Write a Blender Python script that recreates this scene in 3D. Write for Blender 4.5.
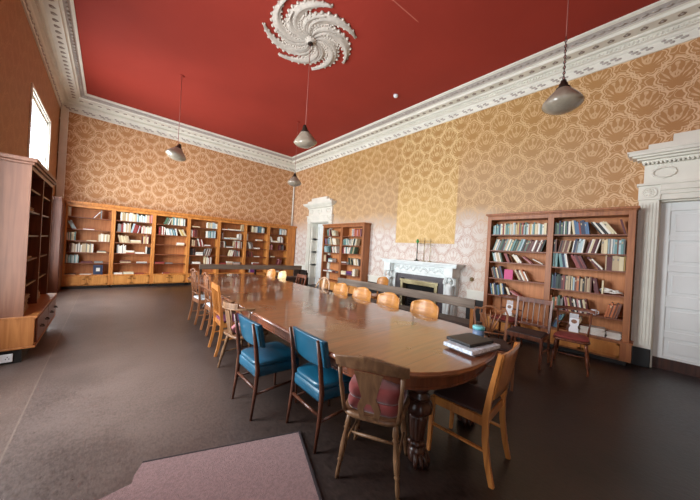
import bpy, bmesh, math, random
from mathutils import Vector, Matrix
random.seed(7)
PI = math.pi
S = bpy.context.scene
for o in list(bpy.data.objects): bpy.data.objects.remove(o)
COL = S.collection

# ------------------------------------------------------------------ camera
yaw, roll = 0.734, 0.059
F_ = Vector((math.sin(yaw), math.cos(yaw), 0)); R0 = Vector((math.cos(yaw), -math.sin(yaw), 0)); U0 = Vector((0, 0, 1))
R_ = math.cos(roll)*R0 + math.sin(roll)*U0; U_ = -math.sin(roll)*R0 + math.cos(roll)*U0
cam = bpy.data.cameras.new('camera'); camo = bpy.data.objects.new('camera', cam); COL.objects.link(camo)
cam.sensor_width = 36; cam.lens = 269.7/700*36; cam.clip_start = .02
m = Matrix.Identity(4)
for i in range(3): m[i][0] = R_[i]; m[i][1] = U_[i]; m[i][2] = -F_[i]; m[i][3] = (0, 0, 1.5)[i]
camo.matrix_world = m; S.camera = camo
# ------------------------------------------------------------------ light
S.view_settings.view_transform = 'Standard'; S.view_settings.look = 'None'; S.view_settings.gamma = 1
S.view_settings.use_curve_mapping = False; S.view_settings.exposure = 0.5
W = bpy.data.worlds.new('world'); S.world = W; W.use_nodes = True
W.node_tree.nodes['Background'].inputs[0].default_value = (.75, .87, 1, 1)
W.node_tree.nodes['Background'].inputs[1].default_value = 2.4
WIN_Y = ((-1.9, -0.5, 12), (2.5, 4.2, 270), (7.25, 9.25, 300))
for a, b, pw in WIN_Y:                                   # daylight outside each of the three tall windows
    l = bpy.data.lights.new('window_daylight', 'AREA'); l.shape = 'RECTANGLE'; l.size = 3.3; l.size_y = b-a-.08
    l.energy = pw; l.color = (.93, .97, 1.0)
    lo = bpy.data.objects.new('window_daylight', l); COL.objects.link(lo)
    lo.location = (-1.21, (a+b)/2, 2.28); lo.rotation_euler = (0, -PI/2, 0)
XR, XL, YF, YB, ZT, ZC = 6.157, -1.08, 10.78, -2.4, 5.28, 4.83

# ------------------------------------------------------------------ node helpers
class X:
    def __init__(s, nt, v): s.nt, s.v = nt, v
    def _m(s, op, *a):
        n = s.nt.nodes.new('ShaderNodeMath'); n.operation = op
        for i, q in enumerate((s,)+a):
            q = q.v if isinstance(q, X) else q
            if isinstance(q, (int, float)): n.inputs[i].default_value = q
            else: s.nt.links.new(q, n.inputs[i])
        return X(s.nt, n.outputs[0])
    def __add__(s, o): return s._m('ADD', o)
    def __sub__(s, o): return s._m('SUBTRACT', o)
    def __mul__(s, o): return s._m('MULTIPLY', o)
    def __truediv__(s, o): return s._m('DIVIDE', o)
    def f(s, op, *a): return s._m(op, *a)
def ss(x, a, b, lo=0., hi=1.):
    n = x.nt.nodes.new('ShaderNodeMapRange'); n.interpolation_type = 'SMOOTHSTEP'
    x.nt.links.new(x.v, n.inputs[0])
    for i, q in enumerate((a, b, lo, hi)): n.inputs[i+1].default_value = q
    return X(x.nt, n.outputs[0])
def band(x, c, w): return ss((x-c).f('ABSOLUTE'), w*.55, w*1.25, 1., 0.)
def mixc(nt, f, a, b):
    n = nt.nodes.new('ShaderNodeMix'); n.data_type = 'RGBA'
    for i, q in ((0, f), (6, a), (7, b)):
        q = q.v if isinstance(q, X) else q
        if isinstance(q, (int, float)): n.inputs[i].default_value = q
        elif isinstance(q, (tuple, list)): n.inputs[i].default_value = (*q, 1) if len(q) == 3 else q
        else: nt.links.new(q, n.inputs[i])
    return n.outputs[2]
def srgb(r, g, b):
    f = lambda c: (c/255/12.92) if c/255 <= .04045 else ((c/255+.055)/1.055)**2.4
    return (f(r), f(g), f(b))
def mat(name, col, rough=.6, spec=.5, metal=0., coat=0., sheen=0., noise=0., nscale=8, bump=0., bscale=40):
    M = bpy.data.materials.new(name); M.use_nodes = True; nt = M.node_tree; b = nt.nodes['Principled BSDF']
    b.inputs['Base Color'].default_value = (*col, 1); b.inputs['Roughness'].default_value = rough
    b.inputs['Metallic'].default_value = metal; b.inputs['Specular IOR Level'].default_value = spec
    b.inputs['Coat Weight'].default_value = coat; b.inputs['Sheen Weight'].default_value = sheen
    if noise or bump:
        tc = nt.nodes.new('ShaderNodeTexCoord')
    if noise:
        n = nt.nodes.new('ShaderNodeTexNoise'); n.inputs['Scale'].default_value = nscale; n.inputs['Detail'].default_value = 5
        nt.links.new(tc.outputs['Object'], n.inputs[0])
        nt.links.new(mixc(nt, ss(X(nt, n.outputs[0]), .3, .7), tuple(c*(1-noise) for c in col), tuple(min(1, c*(1+noise)) for c in col)), b.inputs['Base Color'])
    if bump:
        n = nt.nodes.new('ShaderNodeTexNoise'); n.inputs['Scale'].default_value = bscale; n.inputs['Detail'].default_value = 4
        nt.links.new(tc.outputs['Object'], n.inputs[0])
        bp = nt.nodes.new('ShaderNodeBump'); bp.inputs['Strength'].default_value = bump; bp.inputs['Distance'].default_value = .01
        nt.links.new(n.outputs[0], bp.inputs['Height']); nt.links.new(bp.outputs[0], b.inputs['Normal'])
    return M
def wood(name, c1, c2, stretch=(1, 1, .06), scale=26, rough=.42, coat=0., spec=.5):
    M = bpy.data.materials.new(name); M.use_nodes = True; nt = M.node_tree; b = nt.nodes['Principled BSDF']
    tc = nt.nodes.new('ShaderNodeTexCoord'); mp = nt.nodes.new('ShaderNodeMapping'); mp.inputs['Scale'].default_value = stretch
    nt.links.new(tc.outputs['Object'], mp.inputs[0])
    n = nt.nodes.new('ShaderNodeTexNoise'); n.inputs['Scale'].default_value = scale; n.inputs['Detail'].default_value = 6; n.inputs['Distortion'].default_value = .6
    nt.links.new(mp.outputs[0], n.inputs[0])
    n2 = nt.nodes.new('ShaderNodeTexNoise'); n2.inputs['Scale'].default_value = 2.3; nt.links.new(tc.outputs['Object'], n2.inputs[0])
    f = X(nt, n.outputs[0])*.75 + X(nt, n2.outputs[0])*.25
    nt.links.new(mixc(nt, ss(f, .33, .67), c1, c2), b.inputs['Base Color'])
    b.inputs['Roughness'].default_value = rough; b.inputs['Coat Weight'].default_value = coat; b.inputs['Coat Roughness'].default_value = .1
    b.inputs['Specular IOR Level'].default_value = spec
    return M
def hexlin(h): return srgb(int(h[0:2], 16), int(h[2:4], 16), int(h[4:6], 16))

# ------------------------------------------------------------------ materials
def wallpaper():
    M = bpy.data.materials.new('damask_wallpaper'); M.use_nodes = True; nt = M.node_tree; b = nt.nodes['Principled BSDF']
    g = nt.nodes.new('ShaderNodeNewGeometry'); sp = nt.nodes.new('ShaderNodeSeparateXYZ'); nt.links.new(g.outputs['Position'], sp.inputs[0])
    x, y, z = (X(nt, sp.outputs[i]) for i in range(3))
    nz = nt.nodes.new('ShaderNodeTexNoise'); nz.inputs['Scale'].default_value = 9; nz.inputs['Detail'].default_value = 2
    nt.links.new(g.outputs['Position'], nz.inputs[0]); wob = (X(nt, nz.outputs[0])-.5)*.05
    u = (x+y-6.587)+wob; v = (z-4.40)+wob
    PU, PV = .60, .66
    def motif(du, dv):
        a = ((u/PU+du).f('FLOORED_MODULO', 1.)-.5)*PU; c = ((v/PV+dv).f('FLOORED_MODULO', 1.)-.5)*PV
        th = a.f('ARCTAN2', c+.03); tb_ = a.f('ARCTAN2', c+.15)
        r = ((a/.225)*(a/.225) + (c/.25)*(c/.25)).f('SQRT')
        rb = (a*a+(c+.15)*(c+.15)).f('SQRT')
        lob = (th*5.5).f('COSINE').f('ABSOLUTE')
        e = r*(lob*(-.17)+1.13)
        out = band(e, .98, .06).f('MAXIMUM', band(e, .82, .03))
        ray = ss((tb_*21.0).f('COSINE')+(rb*46.).f('SINE')*.45, .1, .8)*ss(rb, .06, .12)*ss(e, .78, .66)
        gap = band((rb*34.).f('SINE'), 0., .5)*.6
        core = band(r, .16, .06)
        L = out.f('MAXIMUM', (ray-gap*.4)*.8).f('MAXIMUM', core*.7)
        inside = ss(e, 1.08, .98)
        return L, inside, a, c
    L1, i1, a1, c1 = motif(.5, .5); L2, i2, a2, c2 = motif(0., 0.)
    inside = i1.f('MAXIMUM', i2)
    q = (((u*31.)+(v*9.).f('SINE')*1.3).f('SINE')+((v*29.)+(u*10.).f('SINE')*1.3).f('COSINE'))*.5
    curl = band(q, .18, .12).f('MAXIMUM', band(q, -.35, .07))*(inside*(-1.)+1.)
    L = L1.f('MAXIMUM', L2).f('MAXIMUM', curl*.75)
    # sun fading low down on the chimney wall; a hanging once kept a rectangle over the mantel
    n = nt.nodes.new('ShaderNodeTexNoise'); n.inputs['Scale'].default_value = 1.1; nt.links.new(g.outputs['Position'], n.inputs[0])
    w = (X(nt, n.outputs[0])-.5)*.5
    onright = ss(x, 6.0, 6.1)
    fade = ss(z+w, 2.95, 1.9)*ss(y, 1.3, 3.0)*onright
    mid = ss(z+w, 4.3, 3.0)*ss(y, -.4, 1.8)*onright*.12
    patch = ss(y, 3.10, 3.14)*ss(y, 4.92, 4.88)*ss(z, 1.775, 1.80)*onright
    fade2 = fade.f('MAXIMUM', mid)*(patch*(-1.)+1.)
    golden = ss(y, -1.0, 2.)*onright*ss(y, 11., 7.)
    ground = mixc(nt, golden, srgb(180, 130, 84), srgb(172, 132, 78))
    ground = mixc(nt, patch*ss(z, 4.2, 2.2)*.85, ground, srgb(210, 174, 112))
    ground = mixc(nt, fade2, ground, srgb(218, 212, 204))
    line = mixc(nt, golden, srgb(232, 200, 164), srgb(216, 184, 136))
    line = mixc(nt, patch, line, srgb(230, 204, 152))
    line = mixc(nt, fade2, line, srgb(186, 152, 136))
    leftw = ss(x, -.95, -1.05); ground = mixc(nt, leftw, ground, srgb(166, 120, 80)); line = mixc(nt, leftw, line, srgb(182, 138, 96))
    dirt = nt.nodes.new('ShaderNodeTexNoise'); dirt.inputs['Scale'].default_value = 60; nt.links.new(g.outputs['Position'], dirt.inputs[0])
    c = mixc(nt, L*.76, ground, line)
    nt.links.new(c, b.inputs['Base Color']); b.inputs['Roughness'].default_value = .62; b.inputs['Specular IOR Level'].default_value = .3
    return M
WP = wallpaper()
def plaster(name, col): return mat(name, col, rough=.7, spec=.3, noise=.05, nscale=3)
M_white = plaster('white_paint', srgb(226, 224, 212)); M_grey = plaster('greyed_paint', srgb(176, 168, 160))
M_door = mat('door_paint', srgb(222, 224, 222), rough=.45, noise=.03, nscale=2)
M_red = mat('red_ceiling_paint', srgb(150, 51, 39), rough=.75, spec=.25, noise=.05, nscale=.9, bump=.03, bscale=30)
def crack():
    nt = M_red.node_tree; b = nt.nodes['Principled BSDF']; g = nt.nodes.new('ShaderNodeNewGeometry'); sp = nt.nodes.new('ShaderNodeSeparateXYZ'); nt.links.new(g.outputs['Position'], sp.inputs[0])
    x, y = X(nt, sp.outputs[0]), X(nt, sp.outputs[1]); src = b.inputs['Base Color'].links[0].from_socket
    k = band(y+x*.085, 2.977, .009)*ss(x, 2.6, 2.9)*ss(x, 3.64, 3.56)
    nt.links.new(mixc(nt, k*.6, src, srgb(196, 120, 104)), b.inputs['Base Color'])
crack()
M_black = mat('black_paint', srgb(30, 28, 27), rough=.4, noise=.2, nscale=6)
M_darkwood = wood('dark_wood', srgb(48, 26, 18), srgb(74, 40, 26), rough=.35)
M_case = wood('bookcase_pine', srgb(138, 82, 46), srgb(168, 106, 62), rough=.45)
M_casefar = wood('bookcase_oak', srgb(176, 106, 46), srgb(214, 144, 74), rough=.42)
M_caseback = wood('bookcase_back', srgb(184, 114, 66), srgb(204, 134, 82), rough=.55)
M_shelf = wood('shelf_board', srgb(118, 66, 40), srgb(142, 84, 52), stretch=(.06, 1, 1), rough=.45)
M_caseleft = wood('left_case_wood', srgb(114, 72, 52), srgb(134, 90, 66), rough=.45)
M_doorpanel = wood('cupboard_panel', srgb(186, 120, 56), srgb(214, 150, 80), rough=.4, scale=14)
M_orange = wood('bent_plywood', srgb(168, 106, 40), srgb(196, 134, 62), stretch=(.1, 1, 1), rough=.4, coat=.12)
M_honey = wood('honey_wood', srgb(150, 90, 40), srgb(188, 122, 62), rough=.3, coat=.2)
M_brown = wood('brown_chair_wood', srgb(116, 70, 42), srgb(152, 98, 62), rough=.38)
M_mahog = wood('mahogany', srgb(86, 44, 26), srgb(120, 66, 40), rough=.33)
M_elm = wood('worn_elm', srgb(96, 66, 44), srgb(130, 96, 66), rough=.45)
M_teak = wood('teak_frame', srgb(62, 32, 20), srgb(92, 50, 32), rough=.35)
M_bench = wood('weathered_bench', srgb(84, 72, 62), srgb(116, 100, 86), stretch=(1, .06, 1), rough=.5)
M_benchseat = mat('bench_seat', srgb(66, 48, 40), rough=.6, noise=.2)
M_blue = mat('blue_vinyl', srgb(18, 76, 100), rough=.32, spec=.55, noise=.12, nscale=5, bump=.05, bscale=60)
M_redcush = mat('red_cushion', srgb(114, 42, 38), rough=.9, sheen=.3, noise=.15, nscale=10)
M_pink = mat('pink_cushion', srgb(176, 100, 108), rough=.9, sheen=.3, noise=.12)
M_redseat = mat('red_seat_fabric', srgb(126, 52, 48), rough=.85, noise=.15)
M_purple = mat('purple_seat', srgb(106, 50, 84), rough=.85, noise=.1)
M_whiteseat = mat('white_seat', srgb(206, 208, 210), rough=.8, noise=.08)
M_darkseat = mat('dark_seat', srgb(52, 32, 30), rough=.55, noise=.15)
M_marble = mat('white_marble', srgb(222, 228, 226), rough=.4, noise=.07, nscale=7)
M_brass = mat('brass', srgb(180, 168, 130), rough=.3, metal=.8, noise=.1)
M_slate = mat('slate', srgb(66, 58, 62), rough=.35, noise=.15)
M_soot = mat('soot', srgb(16, 15, 15), rough=.9)
M_bronze = mat('dark_bronze', srgb(50, 38, 30), rough=.5, metal=.5)
M_cord = mat('cord', srgb(150, 90, 80), rough=.7)
M_steel = mat('steel', srgb(170, 170, 170), rough=.3, metal=.9)
M_rug = mat('mauve_rug', srgb(130, 100, 98), rough=.95, noise=.16, nscale=60, bump=.6, bscale=160, sheen=.2)
M_rugedge = mat('rug_binding', srgb(46, 36, 38), rough=.9)
M_paper = mat('paper', srgb(226, 222, 212), rough=.8, noise=.05)
M_ink = mat('black_cover', srgb(20, 20, 22), rough=.45, noise=.1)
M_plate = mat('socket_plastic', srgb(226, 228, 230), rough=.35)
M_green = mat('green_wax', srgb(60, 150, 80), rough=.4)

def table_mat():
    M = bpy.data.materials.new('polished_table'); M.use_nodes = True; nt = M.node_tree; b = nt.nodes['Principled BSDF']
    tc = nt.nodes.new('ShaderNodeTexCoord'); mp = nt.nodes.new('ShaderNodeMapping'); mp.inputs['Scale'].default_value = (.08, 1, 1)
    nt.links.new(tc.outputs['Object'], mp.inputs[0])
    n = nt.nodes.new('ShaderNodeTexNoise'); n.inputs['Scale'].default_value = 30; n.inputs['Detail'].default_value = 6; nt.links.new(mp.outputs[0], n.inputs[0])
    n2 = nt.nodes.new('ShaderNodeTexNoise'); n2.inputs['Scale'].default_value = 3; nt.links.new(tc.outputs['Object'], n2.inputs[0])
    sp = nt.nodes.new('ShaderNodeSeparateXYZ'); nt.links.new(tc.outputs['Object'], sp.inputs[0]); y = X(nt, sp.outputs[1])
    leafno = (y/.62+.5).f('FLOOR'); tone = ((leafno*12.9898).f('SINE')*43.7).f('FRACT')
    f = X(nt, n.outputs[0])*.55+X(nt, n2.outputs[0])*.25+tone*.2
    c = mixc(nt, ss(f, .25, .72), srgb(84, 42, 24), srgb(132, 76, 44))
    seam = band((y/.62+.5).f('FRACT')-.5, .5, .004).f('MAXIMUM', band((y/.62+.5).f('FRACT')-.5, -.5, .004))
    c = mixc(nt, seam, c, srgb(40, 20, 12))
    nt.links.new(c, b.inputs['Base Color'])
    r = X(nt, n2.outputs[0])*.2+.2
    nt.links.new(r.v, b.inputs['Roughness']); b.inputs['Coat Weight'].default_value = 1.; b.inputs['Coat Roughness'].default_value = .07; b.inputs['Coat IOR'].default_value = 1.5
    b.inputs['Specular IOR Level'].default_value = .6
    bp = nt.nodes.new('ShaderNodeBump'); bp.inputs['Strength'].default_value = .3; bp.inputs['Distance'].default_value = .006
    n3 = nt.nodes.new('ShaderNodeTexNoise'); n3.inputs['Scale'].default_value = 5; nt.links.new(tc.outputs['Object'], n3.inputs[0])
    nt.links.new(n3.outputs[0], bp.inputs['Height']); nt.links.new(bp.outputs[0], b.inputs['Normal']); nt.links.new(bp.outputs[0], b.inputs['Coat Normal'])
    return M
M_table = table_mat()
def floor_mat():
    M = bpy.data.materials.new('old_linoleum'); M.use_nodes = True; nt = M.node_tree; b = nt.nodes['Principled BSDF']
    g = nt.nodes.new('ShaderNodeNewGeometry')
    def nz(s, d=6, dist=0., st=(1, 1, 1)):
        mp = nt.nodes.new('ShaderNodeMapping'); mp.inputs['Scale'].default_value = st; nt.links.new(g.outputs['Position'], mp.inputs[0])
        n = nt.nodes.new('ShaderNodeTexNoise'); n.inputs['Scale'].default_value = s; n.inputs['Detail'].default_value = d; n.inputs['Distortion'].default_value = dist
        nt.links.new(mp.outputs[0], n.inputs[0]); return X(nt, n.outputs[0])
    a = nz(2.2, 8, 0.); s = nz(40, 10, .3, (1, .6, 1)); sc = nz(5, 3, 3.0)
    sp = nt.nodes.new('ShaderNodeSeparateXYZ'); nt.links.new(g.outputs['Position'], sp.inputs[0]); x, y = X(nt, sp.outputs[0]), X(nt, sp.outputs[1])
    scr = band(sc, .5, .006)*ss(a, .5, .6)
    c = mixc(nt, ss(a*.5+s*.5, .36, .64), srgb(27, 18, 16), srgb(50, 37, 32))
    gr = nz(90, 8, .2, (1, .4, 1)); worn = ss(x+a*1.4, 2.4, 1.0)*ss(y+a*1.6, 1.6, 4.2, .45, 1.)*(ss(s*.3+gr*.4+a*.3, .36, .62)*.5+.5)  # paler by the windows, darker front-right: daylight falloff painted in, broken by scuffs
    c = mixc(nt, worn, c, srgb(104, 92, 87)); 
    edge = band(x, -.45, .006); strip = ss(x, -.445, -.455)
    c = mixc(nt, strip*.12, c, srgb(130, 110, 96)); c = mixc(nt, edge*.3, c, srgb(150, 136, 122))
    nt.links.new(c, b.inputs['Base Color'])
    nt.links.new((s*.3+.2).v, b.inputs['Roughness']); b.inputs['Specular IOR Level'].default_value = .5
    bp = nt.nodes.new('ShaderNodeBump'); bp.inputs['Strength'].default_value = .25; bp.inputs['Distance'].default_value = .006
    nt.links.new(s.v, bp.inputs['Height']); nt.links.new(bp.outputs[0], b.inputs['Normal'])
    return M
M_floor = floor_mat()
def glass_mat():
    M = bpy.data.materials.new('window_glass'); M.use_nodes = True; nt = M.node_tree; nt.nodes.clear()
    o = nt.nodes.new('ShaderNodeOutputMaterial'); mx = nt.nodes.new('ShaderNodeMixShader'); t = nt.nodes.new('ShaderNodeBsdfTransparent'); gl = nt.nodes.new('ShaderNodeBsdfGlossy')
    gl.inputs['Roughness'].default_value = .02; f = nt.nodes.new('ShaderNodeFresnel'); f.inputs[0].default_value = 1.3
    nt.links.new((X(nt, f.outputs[0])*.35).v, mx.inputs[0]); nt.links.new(t.outputs[0], mx.inputs[1]); nt.links.new(gl.outputs[0], mx.inputs[2]); nt.links.new(mx.outputs[0], o.inputs[0])
    return M
M_glass = glass_mat()
def shade_mat():
    M = mat('ribbed_glass_shade', srgb(164, 154, 136), rough=.25, spec=.6, noise=.1, nscale=12, coat=.3)
    b = M.node_tree.nodes['Principled BSDF']; b.inputs['Transmission Weight'].default_value = .25; b.inputs['Subsurface Weight'].default_value = 0.
    return M
M_shade = shade_mat()
def clear_mat():
    M = mat('clear_plastic', (.8, .85, .9), rough=.2); b = M.node_tree.nodes['Principled BSDF']; b.inputs['Alpha'].default_value = .45
    return M
M_clear = clear_mat()

# ------------------------------------------------------------------ mesh builder
class MB:
    def __init__(s): s.bm = bmesh.new(); s.mi = 0
    def face(s, vs):
        try: f = s.bm.faces.new(vs); f.material_index = s.mi; return f
        except ValueError: return None
    def box(s, x0, x1, y0, y1, z0, z1, M=None):
        c = [(x, y, z) for x in (x0, x1) for y in (y0, y1) for z in (z0, z1)]
        v = [s.bm.verts.new((M @ Vector(p)) if M else p) for p in c]
        for q in ((0, 1, 3, 2), (4, 6, 7, 5), (0, 4, 5, 1), (2, 3, 7, 6), (0, 2, 6, 4), (1, 5, 7, 3)): s.face([v[i] for i in q])
        return s
    def loft(s, rings, cap=True, closed=True, smooth=True, loop=False):
        R = [[s.bm.verts.new(p) for p in r] for r in rings]; n = len(R[0])
        pairs = list(zip(R, R[1:])) + ([(R[-1], R[0])] if loop else [])
        for a, b in pairs:
            for i in range(n if closed else n-1):
                j = (i+1) % n; f = s.face([a[i], a[j], b[j], b[i]])
                if f: f.smooth = smooth
        if cap and not loop: s.face(R[0][::-1]); s.face(R[-1])
        return s
    def tube(s, pts, rad, n=8, ref=None, smooth=True, ph=0.):
        pts = [Vector(p) for p in pts]
        if isinstance(rad, (int, float)): rad = [rad]*len(pts)
        rings = []
        for i, p in enumerate(pts):
            t = (pts[min(i+1, len(pts)-1)]-pts[max(i-1, 0)]).normalized()
            r = Vector(ref) if ref else (Vector((0, 1, 0)) if abs(t.y) < .8 else Vector((0, 0, 1)))
            a = r.cross(t).normalized(); b = t.cross(a)
            ra = rad[i]; ra, rb = (ra, ra) if isinstance(ra, (int, float)) else ra
            rings.append([p+a*ra*math.cos(2*PI*k/n+ph)+b*rb*math.sin(2*PI*k/n+ph) for k in range(n)])
        return s.loft(rings, smooth=smooth)
    def bar(s, pts, w, d, ref=None):                     # rectangular section w (across ref) by d
        k = math.sqrt(2)/2
        return s.tube(pts, [((w[i] if isinstance(w, (list, tuple)) else w)*k, (d[i] if isinstance(d, (list, tuple)) else d)*k) for i in range(len(pts))], n=4, ref=ref, smooth=False, ph=PI/4)
    def lathe(s, prof, c=(0, 0, 0), n=20, flute=0, fa=0.):
        return s.loft([[(c[0]+r*(1+fa*math.cos(flute*2*PI*k/n))*math.cos(2*PI*k/n), c[1]+r*(1+fa*math.cos(flute*2*PI*k/n))*math.sin(2*PI*k/n), c[2]+z) for k in range(n)] for r, z in prof])
    def ball(s, c, r, n=8, m=5, M=None, sc=(1, 1, 1)):
        f = lambda p: (M @ Vector(p)) if M else Vector(p)
        return s.loft([[f((c[0]+sc[0]*r*math.sin(PI*(j+.02)/(m+.04))*math.cos(2*PI*k/n), c[1]+sc[1]*r*math.sin(PI*(j+.02)/(m+.04))*math.sin(2*PI*k/n), c[2]-sc[2]*r*math.cos(PI*(j+.02)/(m+.04)))) for k in range(n)] for j in range(m+1)])
    def slab(s, outline, off):                           # polygon outline extruded by vector off
        off = Vector(off); a = [s.bm.verts.new(p) for p in outline]; b = [s.bm.verts.new(Vector(p)+off) for p in outline]
        s.face(a[::-1]); s.face(b); n = len(a)
        for i in range(n): s.face([a[i], a[(i+1) % n], b[(i+1) % n], b[i]])
        return s
    def shell(s, f, nu, nv, th, smooth=True):            # f(u,v) -> point; thickness vector th(u,v) or constant
        g = lambda u, v: Vector(th(u, v)) if callable(th) else Vector(th)
        A = [[s.bm.verts.new(Vector(f(i/nu, j/nv))) for j in range(nv+1)] for i in range(nu+1)]
        B = [[s.bm.verts.new(Vector(f(i/nu, j/nv))+g(i/nu, j/nv)) for j in range(nv+1)] for i in range(nu+1)]
        for i in range(nu):
            for j in range(nv):
                for q in (s.face([A[i][j], A[i+1][j], A[i+1][j+1], A[i][j+1]]), s.face([B[i][j], B[i][j+1], B[i+1][j+1], B[i+1][j]])):
                    if q: q.smooth = smooth
        for i in range(nu): s.face([A[i][0], B[i][0], B[i+1][0], A[i+1][0]]); s.face([A[i][nv], A[i+1][nv], B[i+1][nv], B[i][nv]])
        for j in range(nv): s.face([A[0][j], A[0][j+1], B[0][j+1], B[0][j]]); s.face([A[nu][j], B[nu][j], B[nu][j+1], A[nu][j+1]])
        return s
    def build(s, name, mats, parent=None, bevel=0., loc=None, rot=None):
        bmesh.ops.recalc_face_normals(s.bm, faces=s.bm.faces[:])
        me = bpy.data.meshes.new(name); s.bm.to_mesh(me); s.bm.free()
        for q in (mats if isinstance(mats, (list, tuple)) else [mats]): me.materials.append(q)
        o = bpy.data.objects.new(name, me); COL.objects.link(o)
        if parent: o.parent = parent
        if loc is not None: o.location = loc
        if rot is not None: o.rotation_euler = rot
        if bevel:
            md = o.modifiers.new('bevel', 'BEVEL'); md.width = bevel; md.segments = 2; md.limit_method = 'ANGLE'; md.angle_limit = .8
        return o
def tag(o, label, cat, group=None, kind=None):
    o['label'] = label; o['category'] = cat
    if group: o['group'] = group
    if kind: o['kind'] = kind
    return o
def thing(name, label, cat, loc=(0, 0, 0), rz=0., group=None):
    o = bpy.data.objects.new(name, None); o.empty_display_size = .1; COL.objects.link(o); o.location = loc; o.rotation_euler = (0, 0, rz)
    return tag(o, label, cat, group)
def struct(o, label=None):
    o['kind'] = 'structure'
    if label: o['label'] = label
    return o
def copy_tree(o, loc, rz, label, group=None):
    def rec(a, p):
        c = a.copy(); COL.objects.link(c)
        if p: c.parent = p
        for ch in [q for q in a.children]: rec(ch, c)
        return c
    c = rec(o, None); c.location = loc; c.rotation_euler = (0, 0, rz); c['label'] = label
    if group: c['group'] = group
    return c

# ------------------------------------------------------------------ room shell
def cells(u0, u1, z0, z1, holes):
    us = sorted({u0, u1, *[h[0] for h in holes], *[h[1] for h in holes]}); zs = sorted({z0, z1, *[h[2] for h in holes], *[h[3] for h in holes]})
    for a, b in zip(us, us[1:]):
        for c, d in zip(zs, zs[1:]):
            if not any(h[0]-1e-6 <= a and b <= h[1]+1e-6 and h[2]-1e-6 <= c and d <= h[3]+1e-6 for h in holes): yield a, b, c, d
T = .42
DR = (-1.26, -.07, 0, 2.52)      # near door opening in the right wall (y0,y1,z0,z1)
DF = (8.05, 9.24, 0, 2.52)       # far door opening
WH = [(a, b, .55, 4.0) for a, b, _ in WIN_Y]
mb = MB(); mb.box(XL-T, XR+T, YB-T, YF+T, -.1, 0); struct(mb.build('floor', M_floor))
mb = MB(); mb.box(XL-T, XR+T, YB-T, YF+T, ZT, ZT+.1)
struct(mb.build('ceiling', M_red))
mb = MB()
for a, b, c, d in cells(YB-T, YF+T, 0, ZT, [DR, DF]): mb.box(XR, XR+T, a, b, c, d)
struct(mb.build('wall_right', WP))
mb = MB()
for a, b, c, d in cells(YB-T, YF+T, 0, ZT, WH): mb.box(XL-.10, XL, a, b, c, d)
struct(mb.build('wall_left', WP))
mb = MB(); mb.box(XL, XR, YF, YF+T, 0, ZT); struct(mb.build('wall_far', WP))
mb = MB()
mb.box(XL, XR, YB-T, YB, 0, ZT)
struct(mb.build('wall_near', WP))

# cornice: one mitred moulding round the room with dentils, modillions and leaf sprays
prof = [(0, 4.83), (.025, 4.83), (.03, 4.86), (.02, 4.87), (.02, 4.96), (.045, 4.975), (.06, 5.0), (.10, 5.01), (.10, 5.075), (.15, 5.085), (.17, 5.11), (.35, 5.115), (.35, 5.165), (.39, 5.175), (.41, 5.20), (.47, 5.235), (.51, 5.25), (.51, 5.281)]
mb = MB()
def ring(d, z): return [(XL+d, YB+d, z), (XR-d, YB+d, z), (XR-d, YF-d, z), (XL+d, YF-d, z)]
for k, ((d0, z0), (d1, z1)) in enumerate(zip(prof, prof[1:])):
    a = [mb.bm.verts.new(p) for p in ring(d0, z0)]; b = [mb.bm.verts.new(p) for p in ring(d1, z1)]
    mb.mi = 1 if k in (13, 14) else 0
    for i in range(4): mb.face([a[i], a[(i+1) % 4], b[(i+1) % 4], b[i]])
mb.mi = 0
def along(fn, step, inset):                                # fn(M) with local x along wall, y into room
    for (ax, ay), (bx, by) in (((XR, YB), (XR, YF)), ((XR, YF), (XL, YF)), ((XL, YF), (XL, YB)), ((XL, YB), (XR, YB))):
        L = math.hypot(bx-ax, by-ay); dx, dy = (bx-ax)/L, (by-ay)/L; n = int((L-2*inset)/step)
        for i in range(n+1):
            t = inset+(L-2*inset)*i/n
            M = Matrix(((dx, -dy, 0, ax+dx*t), (dy, dx, 0, ay+dy*t), (0, 0, 1, 0), (0, 0, 0, 1)))
            fn(M)
along(lambda M: mb.box(-.012, .012, .10, .125, 5.02, 5.065, M), .05, .16)
def hollow(M):
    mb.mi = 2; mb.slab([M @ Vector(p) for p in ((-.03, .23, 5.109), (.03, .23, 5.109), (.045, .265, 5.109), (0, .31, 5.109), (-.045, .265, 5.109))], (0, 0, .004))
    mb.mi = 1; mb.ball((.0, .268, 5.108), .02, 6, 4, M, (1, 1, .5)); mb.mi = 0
along(hollow, .18, .40)
def spray(M):
    mb.mi = 1
    for s_ in (-1, 1):
        for j in range(4):
            mb.ball((s_*(.02+j*.03), .024, 4.915+(j-1.5)*.016*s_+(j % 2)*.02-.008), .021, 6, 4, M, (1.3, .6, .9))
    mb.mi = 0
along(spray, .34, .2)
def scroll(M):
    mb.mi = 1
    mb.ball((0, .435, 5.20), .03, 6, 4, M, (1.6, .8, .5)); mb.mi = 0
along(scroll, .115, .5)
struct(mb.build('trim_1', [M_white, M_grey, mat('shadowed_recess_paint', srgb(140, 126, 112), rough=.8)]), 'white plaster cornice with dentils round the room')

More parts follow.
